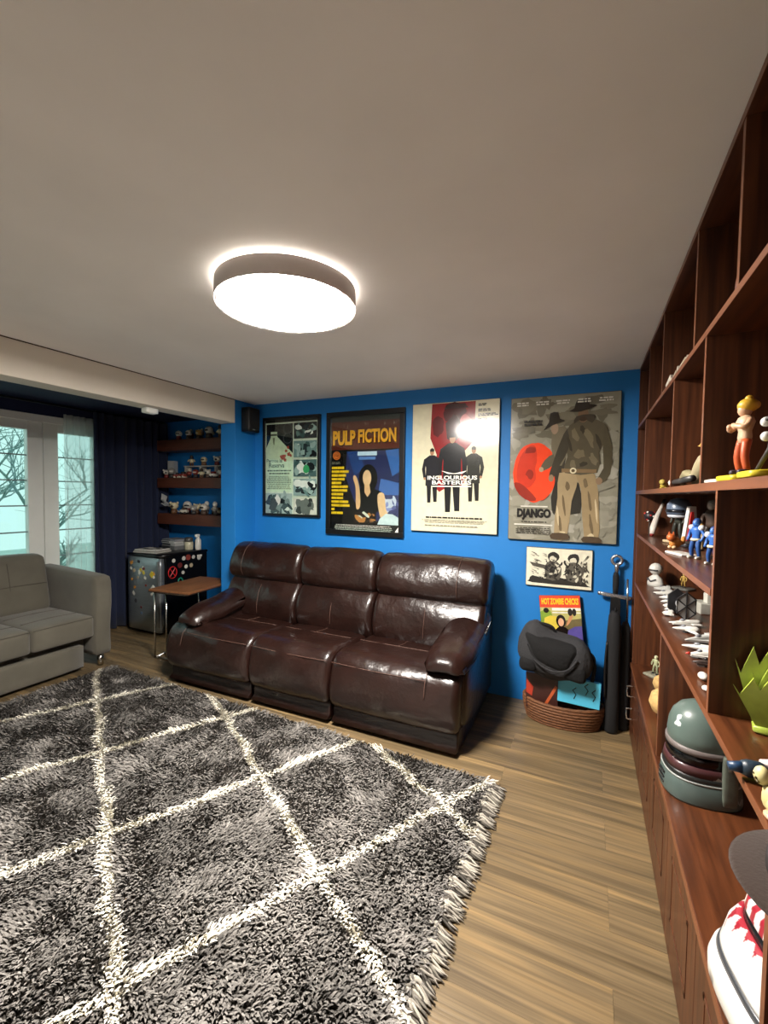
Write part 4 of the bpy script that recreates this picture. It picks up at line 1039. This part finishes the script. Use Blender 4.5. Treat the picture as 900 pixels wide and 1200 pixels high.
# --- shelf at eye level (z 1.585)
ZE = 1.585
t = thing('glass_vase', 'small green glass vase at the far end of the eye-level bookcase shelf', 'vase', (.395, 3.27, ZE))
obj('vase_body', lathe([(.02, 0), (.032, .015), (.038, .05), (.03, .08), (.024, .105), (.028, .115), (.024, .114), (.02, .08), (.001, .03)], 18), mat('green_glass', '#7d7f4a', .15, spec=.7), t, smooth=True)
obj('neck_ring', lathe([(.0265, .086), (.0285, .09), (.0265, .094)], 18), pm('#5a5a34'), t, smooth=True)
t = thing('toy_animal', 'small yellow toy animal beside the green vase', 'toy', (.37, 2.80, ZE), 1.2)
obj('body', ball((0, 0, .024), (.034, .018, .017)), pm('#c9b24a'), t, smooth=True); obj('head', ball((-.036, 0, .042), .015), pm('#d4c060'), t, smooth=True)
for x in (-.018, .018):
    for y in (-.01, .01): obj('leg', tube([(x, y, .016), (x, y, 0)], .006, 6), pm('#c9b24a'), t, smooth=True)
t = thing('reclining_figure', 'reclining tan figurine holding a long dark barrel behind the bookcase divider', 'figurine', (.332, 1.80, ZE), 0)
obj('legs', join(limb((0, .02, .03), (-.015, .10, .045), (-.01, .19, .016), .018, .012), limb((.02, .02, .03), (.025, .11, .03), (.03, .20, .016), .018, .012)), pm('#8d8464'), t, smooth=True)
obj('torso', tube(smooth_open([(0.01, .03, .03), (.01, -.04, .055), (.01, -.085, .095)], 3), [.026, .028, .030, .032, .03, .026, .016], 10), pm('#9a8f70'), t, smooth=True)
obj('head', ball((.01, -.098, .122), (.02, .02, .024)), pm('#c9a35e'), t, smooth=True)
obj('hat', lathe([(.030, .125), (.024, .130), (.016, .150), (.004, .158)], 14, (.01, -.098, 0)), pm('#c79a4e'), t, smooth=True)
obj('barrel', tube([(-.03, -.10, .022), (-.03, .23, .018)], .011, 10), pm('#2c2b2a'), t, smooth=True); obj('muzzle', tube([(-.03, .23, .018), (-.03, .27, .018)], .016, 10), pm('#d8d3c6'), t, smooth=True)
t = thing('flat_plate', 'thin white plate lying on the eye-level shelf near the yellow base', 'plate', (.315, 1.455, ZE), .1)
obj('plate_body', rbox((0, 0, .005), (.035, .095, .010), .003, 3), pm('#d9d2c4'), t, smooth=True); obj('print', box(-.012, -.03, .0101, .012, .03, .0106), pm('#b9ae9c'), t)
figure('toy figure in orange trousers and tan top with yellow cap on a yellow base', (.336, 1.325, ZE), .195, '#c9a98a', '#c0552c', '#d0a582', '#d6a934', '#cdb820', -1.45, (.05, .04), 2, True, '#3a3442')
t = thing('posed_toy', 'dark jointed toy with white ball hands on the nearer yellow base', 'toy', (.332, 1.115, ZE), 0)
obj('base', rbox((0, 0, .008), (.10, .10, .016), .006, 4), pm('#d8c22a'), t, smooth=True)
obj('body', join(tube([(-.02, .03, .016), (-.005, .01, .06), (0, 0, .12)], [.004, .005, .006], 8), tube([(.02, -.02, .016), (.01, -.01, .06), (0, 0, .12)], [.004, .005, .006], 8), ball((0, 0, .140), (.010, .010, .014))), pm('#3a3836'), t, smooth=True)
obj('ball_hand', ball((-.01, .022, .115), .010), pm('#dcdcd8'), t, smooth=True); obj('ball_hand', ball((-.01, .018, .085), .010), pm('#dcdcd8'), t, smooth=True)
obj('arm', limb((0, 0, .125), (-.01, .012, .12), (-.01, .022, .115), .005, .004), pm('#3a3836'), t, smooth=True)

# --- top shelf (z 2.015)
ZT = 2.015
t = thing('wooden_ring', 'brown ring-shaped ornament on the top shelf beside a divider', 'ornament', (.315, 1.315, ZT))
obj('ring', tube([(0, .028*math.cos(a), .036+.028*math.sin(a)) for a in [2*PI*k/24 for k in range(25)]], .008, 8, False), pm('#6a3420'), t, smooth=True); obj('foot', lathe([(.016, 0), (.016, .004), (.006, .008)], 12), pm('#4a2415'), t)
for k, (y, lab) in enumerate(((1.93, 'white crumpled paper model on the top shelf, nearest of three white bits'), (2.12, 'white paper bird on the top shelf, middle of three white bits'), (2.30, 'white paper tag standing on the top shelf by the far divider'))):
    t = thing('paper_model', lab, 'model', (.315, y, ZT), .3*k, 'white bits on the top shelf')
    obj('body', xf(prism([(-.03,0),(.02,0),(.035,.03),(0,.05+.01*k),(-.025,.03)], -.006, .006), Matrix.Rotation(1.3, 4, 'Z')), pm('#d6cdbd'), t)
    obj('wing', xf(prism([(-.02,0),(.03,.01),(.0,.035)], -.002, .002), Matrix.Translation((-.01, 0, .008)) @ Matrix.Rotation(.5, 4, 'Z')), pm('#c4b8a4'), t)

# --- shelf z 1.315
Z3 = 1.315
t = thing('toy_club', 'white club-shaped toy leaning at the far end of the figurine shelf', 'toy', (.365, 3.02, Z3), 0)
obj('club', tube([(-.02, -.02, .012), (-.012, 0, .05), (.01, .05, .11), (.035, .09, .165), (.045, .105, .19)], [.012, .018, .015, .010, .008], 10), pm('#d9d0c6'), t, smooth=True)
obj('grip', tube([(.045, .105, .19), (.056, .125, .215)], .009, 8), pm('#2a2626'), t, smooth=True); obj('knob', ball((-.02, -.02, .012), .0118), pm('#8c2f2c'), t, smooth=True)
t = thing('dotted_ball', 'small black ball with red and white dots behind the white club', 'ball', (.345, 3.125, Z3))
obj('ball_body', ball((0, 0, .115), .032, 14, 8), pm('#2a2024'), t, smooth=True); obj('pole', tube([(0,0,0), (0,0,.09)], .006, 8), pm('#3a2a22'), t)
rr = random.Random(3)
for k in range(12):
    a, b_ = rr.uniform(0, 2*PI), rr.uniform(-1, 1); c_ = math.sqrt(1-b_*b_)
    obj('dot', ball((.031*c_*math.cos(a), .031*c_*math.sin(a), .115+.031*b_), .006, 6, 4), pm('#c8302c' if k % 2 else '#e4ded6'), t, smooth=True)
t = figure('dark figurine with large blue-grey helmet on a cream base', (.415, 2.63, Z3), .205, '#33352c', '#2c2e28', '#6d737c', None, '#b9a684', -1.0, (.045, .05))
obj('helmet', lathe([(.052, .145), (.055, .165), (.052, .195), (.038, .218), (.012, .228)], 18, (0, 0, 0)), pm('#5f6c80', .3), t, smooth=True); obj('visor', tube([(.050*math.cos(a), .050*math.sin(a), .163) for a in [PI*1.1+PI*.8*k/12 for k in range(13)]], .009, 6), pm('#171a22', .2), t, smooth=True)
obj('collar', lathe([(.04, .128), (.05, .138), (.045, .145)], 16), pm('#c7ccd4'), t, smooth=True)
t = thing('toy_rocket', 'upright red and white triangular toy plane between the figurines', 'toy', (.430, 2.44, Z3), .5)
obj('body', prism([(-.035, .018), (.035, .018), (.022, .19), (-.010, .19)], -.010, .010), pm('#dcd8d2'), t, bevel=.002); obj('red_panel', prism([(-.022, .03), (.018, .03), (.008, .165), (-.004, .165)], -.013, -.0095), pm('#d22f2a'), t)
obj('stand', rbox((0, 0, .009), (.07, .05, .018), .004, 3), pm('#2c2c30'), t, smooth=True)
figure('grey-headed figurine in brown coat at the back of the figurine shelf', (.500, 2.38, Z3), .225, '#4b3c34', '#2f2a28', '#c2bdb2', '#8d8a84', None, -.9)
t = thing('toy_fox', 'small orange and tan fox toy at the shelf front', 'toy', (.360, 2.33, Z3), .9)
obj('body', ball((0, 0, .028), (.036, .02, .024)), pm('#c9843e'), t, smooth=True); obj('head', ball((-.034, 0, .052), (.02, .017, .017)), pm('#c2632e'), t, smooth=True)
for y in (-.009, .009):
    obj('ear', lathe([(.006, 0), (.001, .014)], 6, (-.032, y, .065)), pm('#a64f24'), t); obj('paw', ball((-.022, y, .008), (.014, .008, .008), 8, 5), pm('#d9b98c'), t, smooth=True)
obj('tail', tube(smooth_open([(.03, 0, .02), (.055, 0, .03), (.06, 0, .055)], 3), [.006, .008, .01, .011, .01, .007, .003], 8), pm('#c9843e'), t, smooth=True)
t = thing('white_card', 'white card lying flat before the blue toy figures', 'card', (.345, 2.10, Z3), .3); obj('card_body', rbox((0, 0, .004), (.06, .13, .008), .002, 3), pm('#dcd9d2'), t); obj('print', box(-.02, -.04, .0081, .02, .04, .0086), pm('#c2beb4'), t)
for k, (x, y, h_, lab) in enumerate(((.372, 1.985, .155, 'blue toy figure striding beside the white card'), (.392, 1.83, .135, 'blue crouching toy figure next to the bookcase divider'))):
    t = figure(lab, (x, y, Z3), h_, '#2f5fa8', '#234a86', '#3a6cb4', '#1f3f76', None, -1.0, boots='#b9b4aa')
    obj('shoulder_pad', ball((-.022, 0, h_*.76), .011), pm('#cfd3d8'), t, smooth=True); obj('shoulder_pad', ball((.022, 0, h_*.76), .011), pm('#cfd3d8'), t, smooth=True); obj('belt', lathe([(.017, h_*.44), (.019, h_*.47), (.017, h_*.5)], 12), pm('#d9cfae'), t, smooth=True)
figure('gold and grey winged-arm figurine at the rear of the figurine shelf', (.515, 2.16, Z3), .20, '#a8905a', '#6b6350', '#c8b078', '#d8c490', None, -1.0, armup=1)
figure('small white and navy toy figure squeezed against the divider', (.455, 1.74, Z3), .11, '#3a4470', '#b9b6b0', '#d6cfc4', '#26262e', None, -1.1)

figure('black-clad figurine with pale face behind the blue toy figures', (.475, 1.97, Z3), .19, '#1d1d22', '#17171b', '#cfc6bb', '#2a2622', '#3a3634', -1.0)
figure('small tan and white figurine behind the orange fox toy', (.445, 2.30, Z3), .12, '#cbbd9e', '#8d7a58', '#d9c4a4', '#b08c4a', None, -1.0)
# --- shelf z 1.005: white model craft
Z4 = 1.005
t = thing('white_bust', 'white round-headed bust at the far end of the model shelf', 'bust', (.385, 3.10, Z4), -.9)
obj('head', ball((0, 0, .105), (.034, .038, .036), 16, 10), pm('#d5d3cb'), t, smooth=True); obj('eye_band', tube([(.034*math.cos(a), .038*math.sin(a), .10) for a in [PI*1.15+PI*.7*k/10 for k in range(11)]], .005, 6), pm('#3a3a3c'), t, smooth=True)
obj('shoulders', lathe([(.05, 0), (.052, .02), (.04, .05), (.018, .068), (.016, .075)], 16, (0,0,0), 1, .7), pm('#c9c7bf'), t, smooth=True); obj('chest_band', tube([(-.03, -.03, .045), (0, -.037, .03), (.03, -.03, .045)], .005, 6), pm('#4a4a4c'), t, smooth=True)
ships = [(.405,2.97,.085,0,2,'broad white model craft nearest the white bust'), (.400,2.83,.115,.1,1,'long white model craft second after the bust'), (.385,2.70,.060,-.1,0,'small white winged model craft third after the bust'),
         (.378,2.60,.058,.1,0,'small white winged model craft fourth after the bust'), (.374,2.51,.055,0,1,'slim white model craft fifth after the bust'), (.366,2.425,.050,.1,0,'tiny white winged model craft just beyond the hexagon panel'),
         (.345,2.345,.045,0,1,'tiny slim white model craft before the hexagon panel edge'), (.385,2.19,.125,.25,1,'long white model craft below the hexagon panel'), (.370,2.085,.09,-.15,0,'white winged model craft between hexagon panel and large wedge'),
         (.395,1.965,.125,.55,2,'large white wedge-shaped model craft'), (.372,1.845,.110,-.25,0,'large white winged model craft nearer than the wedge'), (.362,1.77,.085,.1,1,'slim white model craft with red nose')]
for x, y, l, rz, kd, lab in ships:
    t = model_ship(lab, (x, y, Z4), l, rz, '#cfcdc6' if kd != 2 else '#b9b9b4', '#7d7f84', kd)
    if 'red nose' in lab: obj('nose', tube([(-l*.55, 0, .012), (-l*.42, 0, .013)], [.002, .006], 8), pm('#b5382c'), t, smooth=True)
model_ship('dark brown model craft nearest the divider', (.365, 1.69, Z4), .09, .1, '#3a2f2a', '#1c1816', 1)
t = thing('hexagon_model', 'grey hexagonal panel model with black spokes standing on the shelf', 'model', (.400, 2.275, Z4), .25)
hx = [(.05*math.cos(PI/6+PI/3*k)*.85, .066+.062*math.sin(PI/6+PI/3*k)) for k in range(6)]
obj('panel', prism(hx, -.004, .004), pm('#9c9c9a'), t, bevel=.0005)
for k in range(3): obj('spoke', tube([(hx[k][0], -.005, hx[k][1]), (hx[k+3][0], -.005, hx[k+3][1])], .0028, 6), pm('#161618'), t)
obj('rim', tube([(a, -.003, b_) for a, b_ in hx+hx[:1]], .0035, 6, False), pm('#161618'), t); obj('far_panel', shift(prism(hx, -.004, .004), (.0, .085, 0)), pm('#2a2a2c'), t); obj('core', ball((0, .045, .066), .022, 12, 8), pm('#85868a'), t, smooth=True); obj('axle', tube([(0, 0, .066), (0, .085, .066)], .006, 8), pm('#6d6e72'), t, smooth=True)
for k, (y, lab) in enumerate(((1.565, 'white oval pebble on the model shelf, farther of two'), (1.475, 'smaller white pebble on the model shelf, nearer of two'))):
    t = thing('pebble', lab, 'pebble', (.325-.008*k, y, Z4), 0, 'white pebbles'); obj('stone', ball((0, 0, .010-.003*k), (.013, .024-.008*k, .010-.003*k)), pm('#dedad0'), t, smooth=True)
figure('small gold figurine at the back of the model shelf', (.520, 3.05, Z4), .10, '#b8974a', '#9a7d3c', '#c8aa60', '#a88a40', '#5d5d58', -.8)
t = thing('grey_block_model', 'pale grey blocky model building at the back of the model shelf', 'model', (.525, 2.50, Z4), .2)
obj('body', box(-.05, -.05, 0, .05, .05, .05), pm('#a9a89e'), t, bevel=.003); obj('tower', box(-.02, -.04, .05, .02, 0, .095), pm('#c2c0b4'), t, bevel=.002); obj('mast', tube([(0, -.02, .095), (0, -.02, .125)], .003, 6), pm('#8d8b80'), t)

# --- counter compartments (z .472)
ZC = .472
figure('pale green figurine in the far counter compartment', (.395, 3.03, ZC), .13, '#aeb38c', '#8f9474', '#c9c8a4', '#b9bc98', '#8d8a78', -.8, (.05, .045))
def gourd(label, loc, s):
    t = thing('straw_ornament', label, 'ornament', loc, 0, 'straw-coloured ornaments')
    obj('body', lathe([(.02*s, 0), (.055*s, .02*s), (.07*s, .06*s), (.06*s, .10*s), (.03*s, .125*s), (.008*s, .132*s)], 18), mat('straw', '#c9a468', .8, var=.2, vscale=60, bump=.2, bscale=90), t, smooth=True)
    obj('stem', tube([(0,0,.13*s), (.006*s,0,.15*s)], .006*s, 6), pm('#8d6b3c'), t, smooth=True)
gourd('straw-coloured round ornament in the far counter compartment, middle one', (.405, 2.80, ZC), .75); gourd('largest straw-coloured ornament nearest the dark divider in the far compartment', (.375, 2.50, ZC), 1.05)
t = thing('tall_straw_ornament', 'tall straw-coloured oval ornament at the back of the far compartment', 'ornament', (.47, 2.93, ZC))
obj('body', lathe([(.03, 0), (.05, .02), (.045, .12), (.065, .20), (.06, .27), (.03, .31), (.006, .32)], 18), mat('straw_tall', '#c9a468', .8, var=.2, vscale=60), t, smooth=True); obj('knot', ball((.0, 0, .32), .012), pm('#5d452a'), t, smooth=True)

# grey-green helmet
hm = thing('helmet', 'weathered grey-green helmet with dark visor standing on the bookcase counter', 'helmet', (.400, 1.915, ZC), math.radians(8))
m_hg = mat('helmet_green', '#55625c', .35, var=.12, vscale=9, coat=.2)
RXh, RYh = .108, .100
def egg(prof, seg=44, p=2.6):
    """lathe with a boxy, slightly elongated section"""
    v, f = [], []
    for r_, z in prof:
        for k in range(seg):
            a = 2*PI*k/seg; c, s_ = math.cos(a), math.sin(a); q = (abs(c)**p+abs(s_)**p)**(-1/p)
            v.append((r_*RXh*c*q, r_*RYh*s_*q, z))
    n_ = len(prof)
    for i in range(n_-1):
        for k in range(seg): f.append((i*seg+k, i*seg+(k+1) % seg, (i+1)*seg+(k+1) % seg, (i+1)*seg+k))
    f.append(tuple(range(seg))[::-1]); f.append(tuple((n_-1)*seg+k for k in range(seg))); return v, f
def scuffed(name, c, c2, sc, th):
    m = mat(name, c, .35, coat=.2); nt = m.node_tree; N = nt.nodes; L = nt.links
    tc = N.new('ShaderNodeTexCoord'); nz = N.new('ShaderNodeTexNoise'); nz.inputs['Scale'].default_value = sc; nz.inputs['Detail'].default_value = 6; L.new(tc.outputs['Object'], nz.inputs['Vector'])
    rp = N.new('ShaderNodeValToRGB'); rp.color_ramp.interpolation = 'CONSTANT'; rp.color_ramp.elements[0].color = H(c); rp.color_ramp.elements[1].color = H(c2); rp.color_ramp.elements[1].position = th
    L.new(nz.outputs['Fac'], rp.inputs[0]); L.new(rp.outputs[0], N['Principled BSDF'].inputs['Base Color']); return m
m_hd = scuffed('helmet_dome_green', '#56655f', '#b9c2c0', 11, .64); m_hl = scuffed('helmet_shell_green', '#4b5854', '#8d9694', 14, .66)
obj('dome', egg([(.93, .185), (.97, .19), (.975, .215), (.94, .25), (.83, .285), (.64, .310), (.38, .325), (.12, .331), (.01, .332)], p=2.15), m_hd, hm, smooth=True)
obj('brow_band', egg([(.96, .168), (1.01, .170), (1.01, .188), (.95, .190)], p=2.3), mat('helmet_band', '#6b625f', .4), hm, smooth=True)
obj('visor', egg([(.92, .128), (.985, .130), (.965, .170), (.92, .172)], p=2.4), pm('#0b0b0c', .15), hm, smooth=True)
obj('cheek_band', egg([(.95, .100), (1.055, .100), (1.01, .130), (.95, .132)], p=2.5), scuffed('cheek_maroon', '#46282a', '#a9a6a2', 16, .63), hm, smooth=True)
obj('dark_arch_band', egg([(.95, .078), (1.07, .078), (1.06, .100), (.95, .101)], p=2.5), pm('#1c1e1d', .4), hm, smooth=True)  # dark band is the helmet's own colour
obj('lower_shell', egg([(1.08, .004), (1.12, .0), (1.135, .008), (1.085, .076), (1.05, .079)], p=2.6), m_hl, hm, smooth=True)
obj('trim_line', egg([(1.05, .076), (1.095, .0765), (1.092, .081), (1.05, .082)], p=2.6), pm('#8f928e', .4), hm, smooth=True)
for k in range(3): obj('vent_slot', rbox((-RXh*1.10, 0, .022+.018*k), (.014, .05, .006), .002, 3), pm('#0b0b0c', .3), hm, smooth=True)
for q in (-1, 1):
    obj('ear_cap', rbox((.052, q*.105, .105), (.045, .024, .17), .008, 5), mat('ear_cap', '#545a50', .5, var=.25, vscale=20), hm, smooth=True)
    obj('ear_rod', tube([(.045, q*.120, .15), (.045, q*.120, .23)], .006, 8), pm('#7d8078'), hm, smooth=True)

# small blue and pink toy over the shelf edge
t = thing('toy_blaster', 'blue and pinkish toy lying across the front edge of the near shelf', 'toy', (.318, 1.045, Z4), .05)
obj('barrel', tube([(-.055, 0, .018), (-.03, 0, .020)], [.008, .012], 10), pm('#1f3a58'), t, smooth=True); obj('collar', lathe([(.012, 0), (.016, .01), (.016, .03), (.012, .04)], 12), pm('#22303c'), t, smooth=True)
t.children[1].matrix_local = Matrix.Translation((-.035, 0, .020)) @ Matrix.Rotation(PI/2, 4, 'Y')
obj('body', join(tube([(.0, .012, .026), (.04, .014, .028), (.10, .012, .026)], [.010, .014, .012], 10), tube([(.0, -.010, .014), (.04, -.012, .015), (.10, -.010, .014)], [.009, .012, .010], 10)), pm('#c9b4ae'), t, smooth=True)

# jagged green ornament
t = thing('jagged_ornament', 'jagged yellow-green translucent ornament on the shelf beside the divider', 'ornament', (.47, 1.265, Z4), -.22)
m_gr = mat('green_resin', '#9fb042', .3, var=.45, vscale=10, spec=.6); rr = random.Random(2)
for lay, (x0_, x1_, hh, n_, lean_) in enumerate(((-.125, .12, .25, 9, .0), (-.105, .12, .225, 8, .012), (-.115, .12, .17, 8, -.012))):
    pts = [(x0_+.022, 0), (x1_, 0)]; top = []
    for k in range(n_):
        u = k/(n_-1); x = x0_-.018*(1-u)+(x1_-x0_)*u; z = hh*(.50+.50*math.sin(PI*min(1, u*.75+.06)))*rr.uniform(.93, 1.05)
        top += [(x+lean_, z), (x+lean_+(x1_-x0_)/n_*.42, z*.80)]
    obj('jagged_plate', prism(pts+top[::-1], -.004-.013*lay, .004-.013*lay), m_gr, t)
obj('base', rbox((.005, -.012, .010), (.225, .05, .020), .008, 4), m_gr, t, smooth=True)
obj('crack_line', tube(smooth_open([(-.06, -.034, .15), (-.03, -.034, .11), (.0, -.034, .085), (.03, -.034, .06)], 3), .0025, 5), pm('#cfd2d0'), t, smooth=True)

# cream figurine at the near shelf edge
t = thing('cream_creature', 'cream bumpy creature ornament at the near shelf edge', 'ornament', (.302, .945, Z4), .3)
obj('body', join(ball((0, 0, .022), (.014, .02, .022)), ball((.006, .014, .030), .012), ball((-.004, -.012, .018), .013)), pm('#cdbd84'), t, smooth=True)
obj('head', ball((-.004, .022, .052), (.012, .014, .016)), pm('#d8cc92'), t, smooth=True)
for k in range(3): obj('ridge', tube([(-.016, .012+.006*k, .045+.004*k), (-.012, .026, .044+.006*k)], .0022, 5), pm('#5a4e2c'), t, smooth=True)
obj('foot', ball((-.012, -.02, .006), (.012, .018, .006)), pm('#d0a884'), t, smooth=True)

# dark round thing overhanging the near shelf edge
t = thing('dark_hat', 'dark brown round-brimmed object overhanging the near shelf edge', 'hat', (.330, .765, Z4))
m_felt = mat('brown_felt', '#2c1d14', .95, bump=.1, bscale=200, sheen=.2)
obj('brim', lathe([(.06, .001), (.122, .004), (.128, .008), (.122, .012), (.08, .014)], 40), m_felt, t, smooth=True)
obj('crown', lathe([(.085, .012), (.082, .05), (.075, .085), (.05, .10), (.01, .095)], 32), m_felt, t, smooth=True)
obj('band', lathe([(.086, .014), (.087, .016), (.086, .034), (.084, .036)], 32), pm('#1d1613', .7), t, smooth=True)

# white helmet with red marks
wh = thing('white_helmet', 'white helmet with red drip marks and dark grey band on the near counter', 'helmet', (.435, 1.10, ZC), math.radians(12))
def ring_mesh(prof, seg, colfn, sx=1.0, sy=1.05):
    v, f, c = [], [], []; n_ = len(prof)
    for i, (r_, z) in enumerate(prof):
        for k in range(seg):
            a = 2*PI*k/seg; q = (abs(math.cos(a))**3+abs(math.sin(a))**3)**(-1/3); v.append((r_*sx*q*math.cos(a), r_*sy*q*math.sin(a), z*.88)); c.append(H(colfn(a, i/(n_-1))))
    for i in range(n_-1):
        for k in range(seg): f.append((i*seg+k, i*seg+(k+1) % seg, (i+1)*seg+(k+1) % seg, (i+1)*seg+k))
    f.append(tuple(range(seg))[::-1]); f.append(tuple((n_-1)*seg+k for k in range(seg))); return (v, f), c
def dense(prof, m_):
    out = []
    for i in range(len(prof)-1):
        for k in range(m_): out.append((prof[i][0]+(prof[i+1][0]-prof[i][0])*k/m_, prof[i][1]+(prof[i+1][1]-prof[i][1])*k/m_))
    return out+[prof[-1]]
WHITE, RED, GREY = '#dedcd6', '#97202f', '#55565a'
m_wh = vcol_mat('helmet_enamel', .3, coat=.3)
rr = random.Random(4); dl = [rr.uniform(.25, .95) for _ in range(64)]
def drip(a, u):   # red runs hanging from the upper rim of the cheek
    x = (a/(2*PI)*26) % 26; k = int(x); w = abs(x-k-.5)*2; return RED if (1-u) < dl[k]*(1-w)*.95+.10*(.6 if k % 2 else .2) else WHITE
g_, c_ = ring_mesh([(.140, .003), (.146, 0), (.156, .03), (.157, .06), (.150, .092), (.142, .100)], 96, lambda a, u: GREY if (u < .45 and math.sin(a*7+1) > .93) else WHITE)
obj('jaw_shell', g_, m_wh, wh, smooth=True, cols=c_)
g_, c_ = ring_mesh([(.140, .098), (.1445, .100), (.1415, .113), (.136, .114)], 72, lambda a, u: '#3a3c40'); obj('groove_band', g_, m_wh, wh, smooth=True, cols=c_)
g_, c_ = ring_mesh(dense([(.134, .112), (.139, .114), (.128, .175), (.116, .205), (.108, .210)], 8), 260, drip); obj('cheek_shell', g_, m_wh, wh, smooth=True, cols=c_)
g_, c_ = ring_mesh([(.095, .200), (.107, .205), (.100, .232), (.090, .236)], 72, lambda a, u: '#17181a'); obj('visor_band', g_, pm('#17181a', .2), wh, smooth=True)
g_, c_ = ring_mesh(dense([(.094, .230), (.104, .234), (.100, .262), (.082, .288), (.05, .304), (.006, .310)], 6), 260, lambda a, u: RED if (math.sin(a*22+2*u) > .1 and u < .62) else WHITE); obj('dome', g_, m_wh, wh, smooth=True, cols=c_)

# ------------------------------------------------------------------ small toys on the alcove shelves
def toy_mesh(kind, cols, seed):
    r = random.Random(seed); a, b_, c_ = cols
    if kind == 0:   # helmeted head on a stubby body
        P_ = [(lathe([(.026, 0), (.030, .02), (.022, .045)], 10), b_), (ball((0, 0, .068), (.036, .036, .034), 10, 6), a), (rbox((0, -.028, .066), (.04, .018, .016), .006, 3), c_)]
    elif kind == 1: # little standing figure
        P_ = [(tube([(-.012, 0, 0), (-.012, 0, .035)], .009, 6), b_), (tube([(.012, 0, 0), (.012, 0, .035)], .009, 6), b_), (lathe([(.018, .032), (.024, .06), (.010, .075)], 8), a), (ball((0, 0, .09), (.02, .02, .022), 8, 6), c_), (tube([(-.022, 0, .068), (-.034, -.012, .045)], .007, 5), a), (tube([(.022, 0, .068), (.034, -.012, .045)], .007, 5), a)]
    elif kind == 2: # squat vehicle
        P_ = [(rbox((0, 0, .028), (.075, .06, .032), .01, 4), a), (rbox((.005, 0, .052), (.04, .045, .028), .01, 4), b_), (tube([(-.022, -.032, .012), (-.022, .032, .012)], .012, 8), c_), (tube([(.022, -.032, .012), (.022, .032, .012)], .012, 8), c_)]
    else:           # big round head with ears
        P_ = [(lathe([(.022, 0), (.026, .02), (.016, .04)], 10), b_), (ball((0, 0, .062), (.034, .03, .028), 10, 6), a), (ball((-.03, 0, .085), .011, 6, 4), a), (ball((.03, 0, .085), .011, 6, 4), a), (ball((0, -.026, .058), (.014, .01, .01), 6, 4), c_)]
    return P_
PALS = [('#c9c2b4','#4b3a30','#1c1a1a'), ('#8d3a30','#2a2426','#d8cdb9'), ('#3a3a44','#8a8478','#c9c4ba'), ('#d8cba8','#6b4a30','#2a201a'), ('#9a9690','#3c3a3a','#e0dcd2'), ('#b58a4a','#3a2a20','#e2d6bc'), ('#5a6070','#201e22','#b8b2a6'), ('#dcd8cf','#7a2c28','#26242a')]
NTH = ['first','second','third','fourth','fifth','sixth','seventh','eighth','ninth','tenth','eleventh','twelfth','thirteenth']
CN = ['cream and brown','dark red and black','charcoal and grey','tan and brown','grey and black','ochre and brown','slate and black','white and dark red']
KN = ['helmeted toy head','standing toy figure','toy vehicle','big-eared toy']
rr = random.Random(31)
def toy_row(z, x0, x1, n, y, where, s=1.0, light=None, stag=.0):
    for k in range(n):
        kd = rr.randrange(4); pi_ = rr.randrange(8) if light is None else light[rr.randrange(len(light))]
        x = x0+(x1-x0)*(k/(n-1)); sc_ = s*rr.uniform(.85, 1.15)
        o = cobj('toy_figure', [(xf(g_, Matrix.Scale(sc_, 4)), c) for g_, c in toy_mesh(kd, PALS[pi_], k)], m_vc, smooth=True)
        o.location = (x, y+rr.uniform(-.008, .008)+(stag if k % 2 else 0), z); o.rotation_euler.z = rr.uniform(-.3, .7)
        tag(o, f'{CN[pi_]} {KN[kd]}, {NTH[k]} from left {where}', 'toy', 'toys '+where)
toy_row(AS[0], -4.36, -3.64, 10, 3.65, 'on the uppermost alcove shelf', 1.2, None, .10)
toy_row(AS[1], -4.58, -3.62, 11, 3.65, 'along the middle alcove shelf', 1.05)
toy_row(AS[2], -4.44, -3.64, 11, 3.65, 'on the lowest alcove shelf', 1.3, [0, 3, 4, 5, 7, 0], .11)
t = thing('display_riser', 'white slatted riser at the back of the middle alcove shelf', 'riser', (-4.0, 3.78, AS[1]))
obj('riser_top', box(-.38, -.05, .135, .38, .05, .148), pm('#b9b4ac'), t, bevel=.002)
for x in (-.36, -.12, .12, .36): obj('riser_leg', box(x-.01, -.045, 0, x+.01, .045, .135), pm('#b9b4ac'), t)
toy_row(AS[1]+.148, -4.30, -3.70, 4, 3.78, 'on the white alcove riser', 1.2)
t = thing('white_box', 'small white box at the left end of the middle alcove shelf', 'box', (-4.60, 3.76, AS[1]), .2)
obj('box_body', box(-.045, -.035, 0, .045, .035, .21), pm('#b9bcbc'), t, bevel=.003); obj('print', box(-.03, -.0365, .03, .03, -.0345, .08), pm('#8b9296'), t)
t = thing('model_glider', 'white model glider propped at the left end of the lowest alcove shelf', 'model', (-4.575, 3.68, AS[2]), .3)
obj('fuselage', tube([(-.09, 0, .16), (0, 0, .10), (.14, 0, .012)], [.012, .018, .006], 10), pm('#b9bcbc'), t, smooth=True)
obj('tail_fin', prism([(-.10,.155),(-.04,.14),(-.02,.20),(-.09,.235)], -.004, .004), pm('#c6c8c6'), t)
obj('wing', xf(box(-.03, -.11, -.003, .03, .11, .003), Matrix.Translation((.0, 0, .105)) @ Matrix.Rotation(.55, 4, 'Y')), pm('#b2b5b6'), t, bevel=.001)
